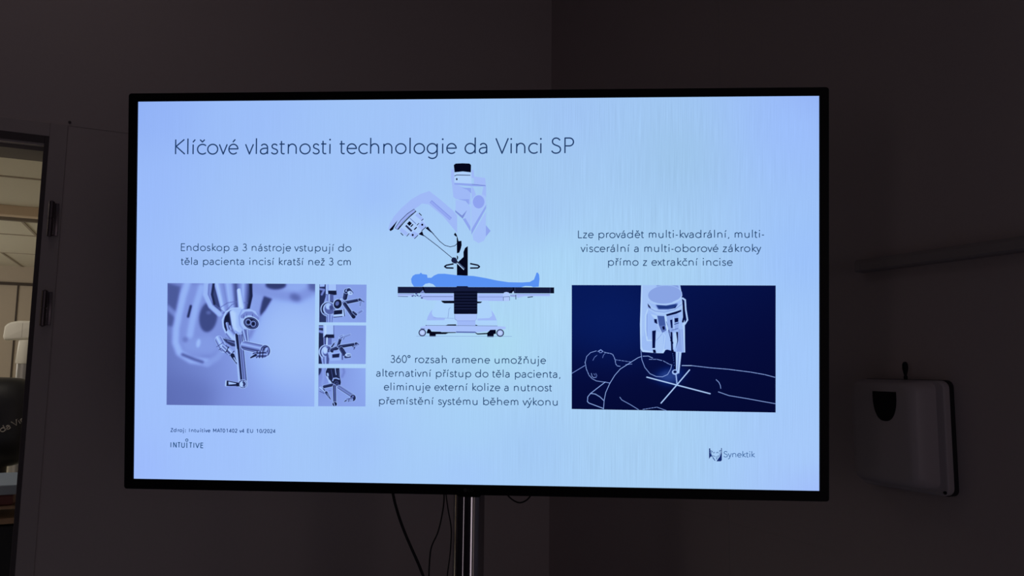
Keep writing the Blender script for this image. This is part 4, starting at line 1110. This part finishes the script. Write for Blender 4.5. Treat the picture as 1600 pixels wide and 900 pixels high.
# ------------------------------------------------------------------ pole stand carrying the television
PX, PY = -0.0905, 1.685
stand = empty('display_stand', (PX, PY, 0), math.radians(-2.9))
tag(stand, 'chrome pole stand holding up the television', 'stand')
M_chrome = mat('polished_chrome', (0.42, 0.42, 0.46), 0.07, metal=1.0)
MB().lathe([(0.0001, 0.03), (0.034, 0.03), (0.0345, 0.034), (0.0345, 1.62), (0.031, 1.626), (0.0001, 1.627)], 64).build('pole', M_chrome, stand, smooth=True)
M_blackp = mat('black_powder_coat', (0.015, 0.015, 0.018), 0.5)
mb = MB().prism(rrect(-.36, .36, -.2, .2, .05), 0.012, 0.03, 'z', 0.004)
mb.build('base_plate', M_blackp, stand)
for sx_, sy_ in ((1, 1), (1, -1), (-1, 1), (-1, -1)):
    MB().lathe([(0.0001, 0.0), (0.022, 0.0), (0.022, 0.008), (0.016, 0.0125)], 20, (sx_ * .3, sy_ * .15, 0)).build('foot', M_blackp, stand)
MB().lathe([(0.0352, 0.031), (0.062, 0.031), (0.058, 0.05), (0.04, 0.056), (0.0352, 0.056)], 40).build('pole_collar', M_chrome, stand, smooth=True)
mb = MB().lathe([(0.0352, 1.27), (0.047, 1.27), (0.047, 1.53), (0.0352, 1.53)], 32)
mb.build('clamp', M_blackp, stand, smooth=True)
mb = MB().box(-.2, .2, -.055, -.0475, 1.3, 1.5, 0.003).box(-.045, .045, -.0474, -.03, 1.32, 1.48, 0.004)
mb.build('mount_bracket', M_blackp, stand)

# ------------------------------------------------------------------ cables
def at_y(px, py, Y):
    d = CR * ((px - 800) / FPX) + CU * (-(py - 450) / FPX) + _fw
    return EYE + d * ((Y - EYE.y) / d.y)
M_cable = mat('black_rubber', (0.006, 0.006, 0.012), 0.5, spec=0.3)
def cable(pts, Y, r, tail, label, lead):
    P = [at_y(x, y, Y) for x, y in pts]
    if lead: P = [Vector((P[0].x + lead[0], Y + lead[1], P[0].z + .09))] + P
    if tail:
        P += [Vector(q) for q in tail]
    o = MB().tube(P, r, 12, 8).build('cable', M_cable, None, smooth=True, angle=3)
    return tag(o, label, 'cable')
e = at_y(661, 900, 1.66)
cable([(613, 766), (616, 781), (622, 803), (632, 831), (644, 859), (655, 884), (664, 908), (671, 930)], 1.66, 0.0031, [(e.x + .03, 1.72, .50), (e.x + .02, 1.84, .25), (e.x - .06, 1.99, .07), (e.x - .14, 2.12, .0034), (e.x - .25, 2.18, .0034)], 'thick black cable slanting down from under the television, left of the chrome pole', (-.01, -0.015))
e = at_y(670, 900, 1.67)
cable([(694, 768), (693.5, 785), (690, 808), (684, 832), (674, 855), (671, 880), (670, 905)], 1.67, 0.0017, [(e.x, 1.72, .50), (e.x, 1.85, .25), (e.x, 1.99, .07), (e.x - .01, 2.12, .0019), (e.x - .06, 2.2, .0019)], 'thin black cable hanging in a wavy line between the thick cable and the pole', (.0, -0.02))
e = at_y(698, 900, 1.70)
cable([(696.5, 768), (700, 795), (705, 826), (704.5, 850), (702.5, 872), (700, 890), (698, 908)], 1.70, 0.0014, [(e.x - .008, 1.74, .60), (e.x - .005, 1.86, .28), (e.x + .02, 2.02, .07), (e.x + .05, 2.12, .0016), (e.x + .15, 2.25, .0016)], 'faint thin dark cable hanging closest to the chrome pole', (.004, -0.03))
P = [(786, 758), (792, 772), (801, 781), (812, 785.5), (822, 782), (830, 773), (836, 758)]
o = MB().tube([at_y(x, y, 1.66) for x, y in P], 0.0017, 10, 8).build('cable', M_cable, None, smooth=True, angle=3)
tag(o, 'short loop of black cable drooping below the television, right of the pole', 'cable')

# ------------------------------------------------------------------ things on the right wall
rail = empty('wall_rail', matrix=ROOM_M)
tag(rail, 'long horizontal pale trunking rail on the right wall above the towel dispenser', 'rail')
M_rail = mat('rail_plastic', (0.34, 0.30, 0.31), 0.5)
prof = [(0.0005, 1.5), (0.030, 1.5), (0.034, 1.504), (0.034, 1.522), (0.028, 1.531), (0.0005, 1.533)]
mb = MB()
b = bmesh.new()
def rail_profile(bm, b0, b1):
    lo = [bm.verts.new((u, b0, v)) for u, v in prof]; hi = [bm.verts.new((u, b1, v)) for u, v in prof]
    bm.faces.new(lo); bm.faces.new(hi[::-1])
    for i in range(len(prof)):
        j = (i + 1) % len(prof)
        bm.faces.new((lo[i], hi[i], hi[j], lo[j]))
    bmesh.ops.recalc_face_normals(bm, faces=bm.faces[:])
rail_profile(b, 1.738, 4.6)
mb._add(b)
mb.build('rail_body', M_rail, rail)
b = bmesh.new()
prof = [(0.0005, 1.4995), (0.031, 1.4995), (0.0352, 1.504), (0.0352, 1.5225), (0.029, 1.532), (0.0005, 1.534)]
rail_profile(b, 1.722, 1.7375)
mb = MB(); mb._add(b)
mb.build('end_cap', M_rail, rail)

disp = empty('paper_towel_dispenser', matrix=ROOM_M)
tag(disp, 'pale wall-mounted paper towel dispenser with a dark shield-shaped window and a black key on top', 'dispenser')
M_disp = mat('dispenser_plastic', (0.5, 0.45, 0.48), 0.45)
M_dwin = mat('smoked_window', (0.004, 0.005, 0.012), 0.45, spec=0.15)
mb = MB().prism(rrect(1.714, 1.946, 0.971, 1.2305, 0.016), 0.0005, 0.014, 'x')
mb.build('back_plate', mat('black_plastic', (0.012, 0.012, 0.018), 0.5), disp)
mb = MB().prism(rrect(1.715, 1.945, 0.973, 1.2295, 0.018, 8), 0.0145, 0.034, 'x', 0.004, 3, True)
mb.build('flange', M_disp, disp, smooth=True)
# hood: soft-cornered box that narrows toward its face
b = bmesh.new()
rings = []
for off, ins, r in ((0.034, 0.0, 0.02), (0.060, 0.004, 0.022), (0.080, 0.010, 0.026), (0.090, 0.018, 0.028), (0.094, 0.030, 0.03)):
    pts = rrect(1.728 + ins, 1.926 - ins, 0.984 + ins * .5, 1.2285 - ins * .35, r, 8)
    rings.append([b.verts.new((off, u, v)) for u, v in pts])
for p_, q_ in zip(rings, rings[1:]):
    n = len(p_)
    for i in range(n):
        b.faces.new((p_[i], p_[(i + 1) % n], q_[(i + 1) % n], q_[i]))
b.faces.new(rings[0][::-1]); b.faces.new(rings[-1])
bmesh.ops.recalc_face_normals(b, faces=b.faces[:])
mb = MB(); mb._add(b)
hood = mb.build('hood', M_disp, disp, smooth=True)
sh = [(1.809, 1.202)] + [(1.84 - .031 * math.cos(t) ** .8 if math.cos(t) >= 0 else 1.84 + .031 * (-math.cos(t)) ** .8, 1.188 - .054 * math.sin(t) ** 1.0) for t in [k * math.pi / 24 for k in range(0, 25)]] + [(1.871, 1.202)]
mb = MB().prism(sh, 0.0935, 0.0952, 'x')
mb.build('window', M_dwin, disp)
mb = MB().lathe([(0.0001, 0), (0.0038, 0), (0.0038, .002), (0.0001, .0024)], 14, (0.0342, 1.937, 0.982), 'x')
mb.build('screw', M_dwin, disp)
key = MB().lathe([(0.004, 1.2305), (0.0045, 1.236), (0.003, 1.240), (0.0045, 1.246), (0.0065, 1.256), (0.0062, 1.266), (0.004, 1.271), (0.0001, 1.2725)], 16, (0.029, 1.848, 0))
key.build('key', M_dwin, disp, smooth=True)

# ------------------------------------------------------------------ equipment in the neighbouring room
cart = empty('surgical_robot_cart', W(2.36, -1.45, 0), math.radians(205))
tag(cart, 'black rounded machine with grey lettering seen through the doorway at the far left', 'medical machine')
M_shell = mat('black_shell', (0.008, 0.009, 0.014), 0.4)
b = bmesh.new()
bmesh.ops.create_uvsphere(b, u_segments=40, v_segments=24, radius=1)
for v in b.verts:
    c = v.co
    q = [math.copysign(abs(k) ** .72, k) for k in c]
    v.co = Vector((q[0] * .205 - .0, q[1] * .16, .95 + q[2] * .222))
bmesh.ops.recalc_face_normals(b, faces=b.faces[:])
mb = MB(); mb._add(b)
shell = mb.build('shell', M_shell, cart, smooth=True, angle=3)
MB().lathe([(0.0001, .04), (.09, .04), (.09, .06), (.05, .08), (.05, .76), (0.0001, .76)], 24).build('column', M_shell, cart, smooth=True)
MB().prism(rrect(-.3, .3, -.24, .24, .06), 0.0, 0.0395, 'z', .006).build('cart_base', M_shell, cart)
# lettering follows the shell's front
fl = Flat()
HMs = HM
def put_text(s, x0, z0, ang, cap, w):
    polys = []
    x = 0
    for ch in s:
        if ch == ' ': x += .33; continue
        g = G[ch]; x += g[1]
        for pl in g[3]:
            if len(pl) == 1: pl = [pl[0], (pl[0][0], pl[0][1] + .02)]
            polys.append([((x + u) * cap * 1.15, v * cap) for u, v in pl])
        x += g[0] + g[2]
    ca, sa = math.cos(ang), math.sin(ang)
    mbt = MB()
    for pl in polys:
        pts = []
        for u, v in pl:
            lx = x0 - (u * ca - v * sa)            # local x runs to the left as seen from the doorway
            lz = z0 + (u * sa + v * ca)
            ex = min(.999, abs(lx / .205)) ** (1 / .72); ez = min(.999, abs((lz - .95) / .222)) ** (1 / .72)
            ey = max(0.0, 1 - ex * ex - ez * ez) ** .5
            pts.append((lx, .16 * ey ** .72 + .0012, lz))
        mbt.tube(pts, w, 6, 1)
    return mbt
put_text('da Vinci', -.040, .908, math.radians(29), .027, .0024).build('lettering', mat('grey_lettering', (0.34, 0.32, 0.31), 0.6), shell)

mast = empty('monitor_mast', W(2.393, -2.0, 0), math.radians(205))
tag(mast, 'pale mast with a white rounded handle on top, standing behind the black machine', 'mast')
M_white = mat('white_plastic', (0.85, 0.84, 0.76), 0.4)
mb = MB().prism([(-.115, 1.385), (.062, 1.370), (.066, 1.39), (.062, 1.45), (.045, 1.472), (.0, 1.484), (-.115, 1.488)], -.035, .035, 'y', .014, 3)
hd = mb.build('handle_head', M_white, mast, smooth=True)
MB().box(-.0250, -.0238, .0352, .0356, 1.39, 1.47).build('seam', mat('seam_grey', (.3, .29, .26), .6), hd)
MB().lathe([(0.046, 1.24), (0.05, 1.246), (0.04, 1.375)], 28, (-.048, 0, 0)).build('sleeve', M_white, mast, smooth=True)
MB().lathe([(0.042, .05), (0.042, 1.245)], 28, (-.048, 0, 0)).build('tube', mat('brushed_grey', (.45, .45, .45), .35, metal=.6), mast, smooth=True)
MB().prism(rrect(-.3, .2, -.2, .2, .05), 0.0, 0.05, 'z', .006).build('mast_base', M_shell, mast)

trol = empty('equipment_trolley', W(2.38, -0.78, 0), math.radians(205))
tag(trol, 'trolley with a grey top and wooden shelves, low in the doorway under the black machine', 'trolley')
M_steel = mat('grey_worktop', (.27, .33, .43), .35)
M_wood = mat('brown_shelf', (.30, .2, .13), .5, var=.2, scale=8)
MB().box(-.285, .3, -.2, .2, .715, .755, .004).build('worktop', M_steel, trol)
MB().box(-.27, .285, -.185, .185, .597, .620, .003).build('shelf', M_wood, trol)
MB().box(-.27, .285, -.185, .185, .655, .668, .003).build('shelf', M_wood, trol)
MB().box(-.262, .277, -.178, .178, .10, .59, .006).build('cabinet_body', M_shell, trol)
for sx_ in (-.274, .289):
    for sy_ in (-.18, .18):
        MB().lathe([(0.011, 0.06), (0.011, .714)], 14, (sx_, sy_, 0)).build('post', M_blackp, trol, smooth=True)
        MB().lathe([(.0001, -.01), (.028, -.01), (.028, .01), (.0001, .01)], 18, (sx_, sy_, .03), 'x').build('caster', M_blackp, trol, smooth=True)
box_ = MB().box(-.1, .06, -.09, .09, 0, .042, .006)
o = box_.build('storage_box', mat('dark_red_plastic', (.16, .05, .05), .5), None)
o.matrix_world = Matrix.Translation(W(2.25, -0.70, .6685)) @ Matrix.Rotation(math.radians(205), 4, 'Z')
tag(o, 'dark red box lying on the trolley shelf under the grey top', 'box')

# ------------------------------------------------------------------ added body for the made-up ceiling fill, out of view
ceil_ob = bpy.data.objects['ceiling']
MB().box(1.7, 2.9, .4, 1.6, 3.255, 3.2995, .006).build('fill_lamp_housing', M_white, ceil_ob)
MB().box(1.74, 2.86, .44, 1.56, 3.2495, 3.2548, .002).build('fill_lamp_panel', mat('fill_lamp_opal', (.8, .8, .78), .4), ceil_ob)
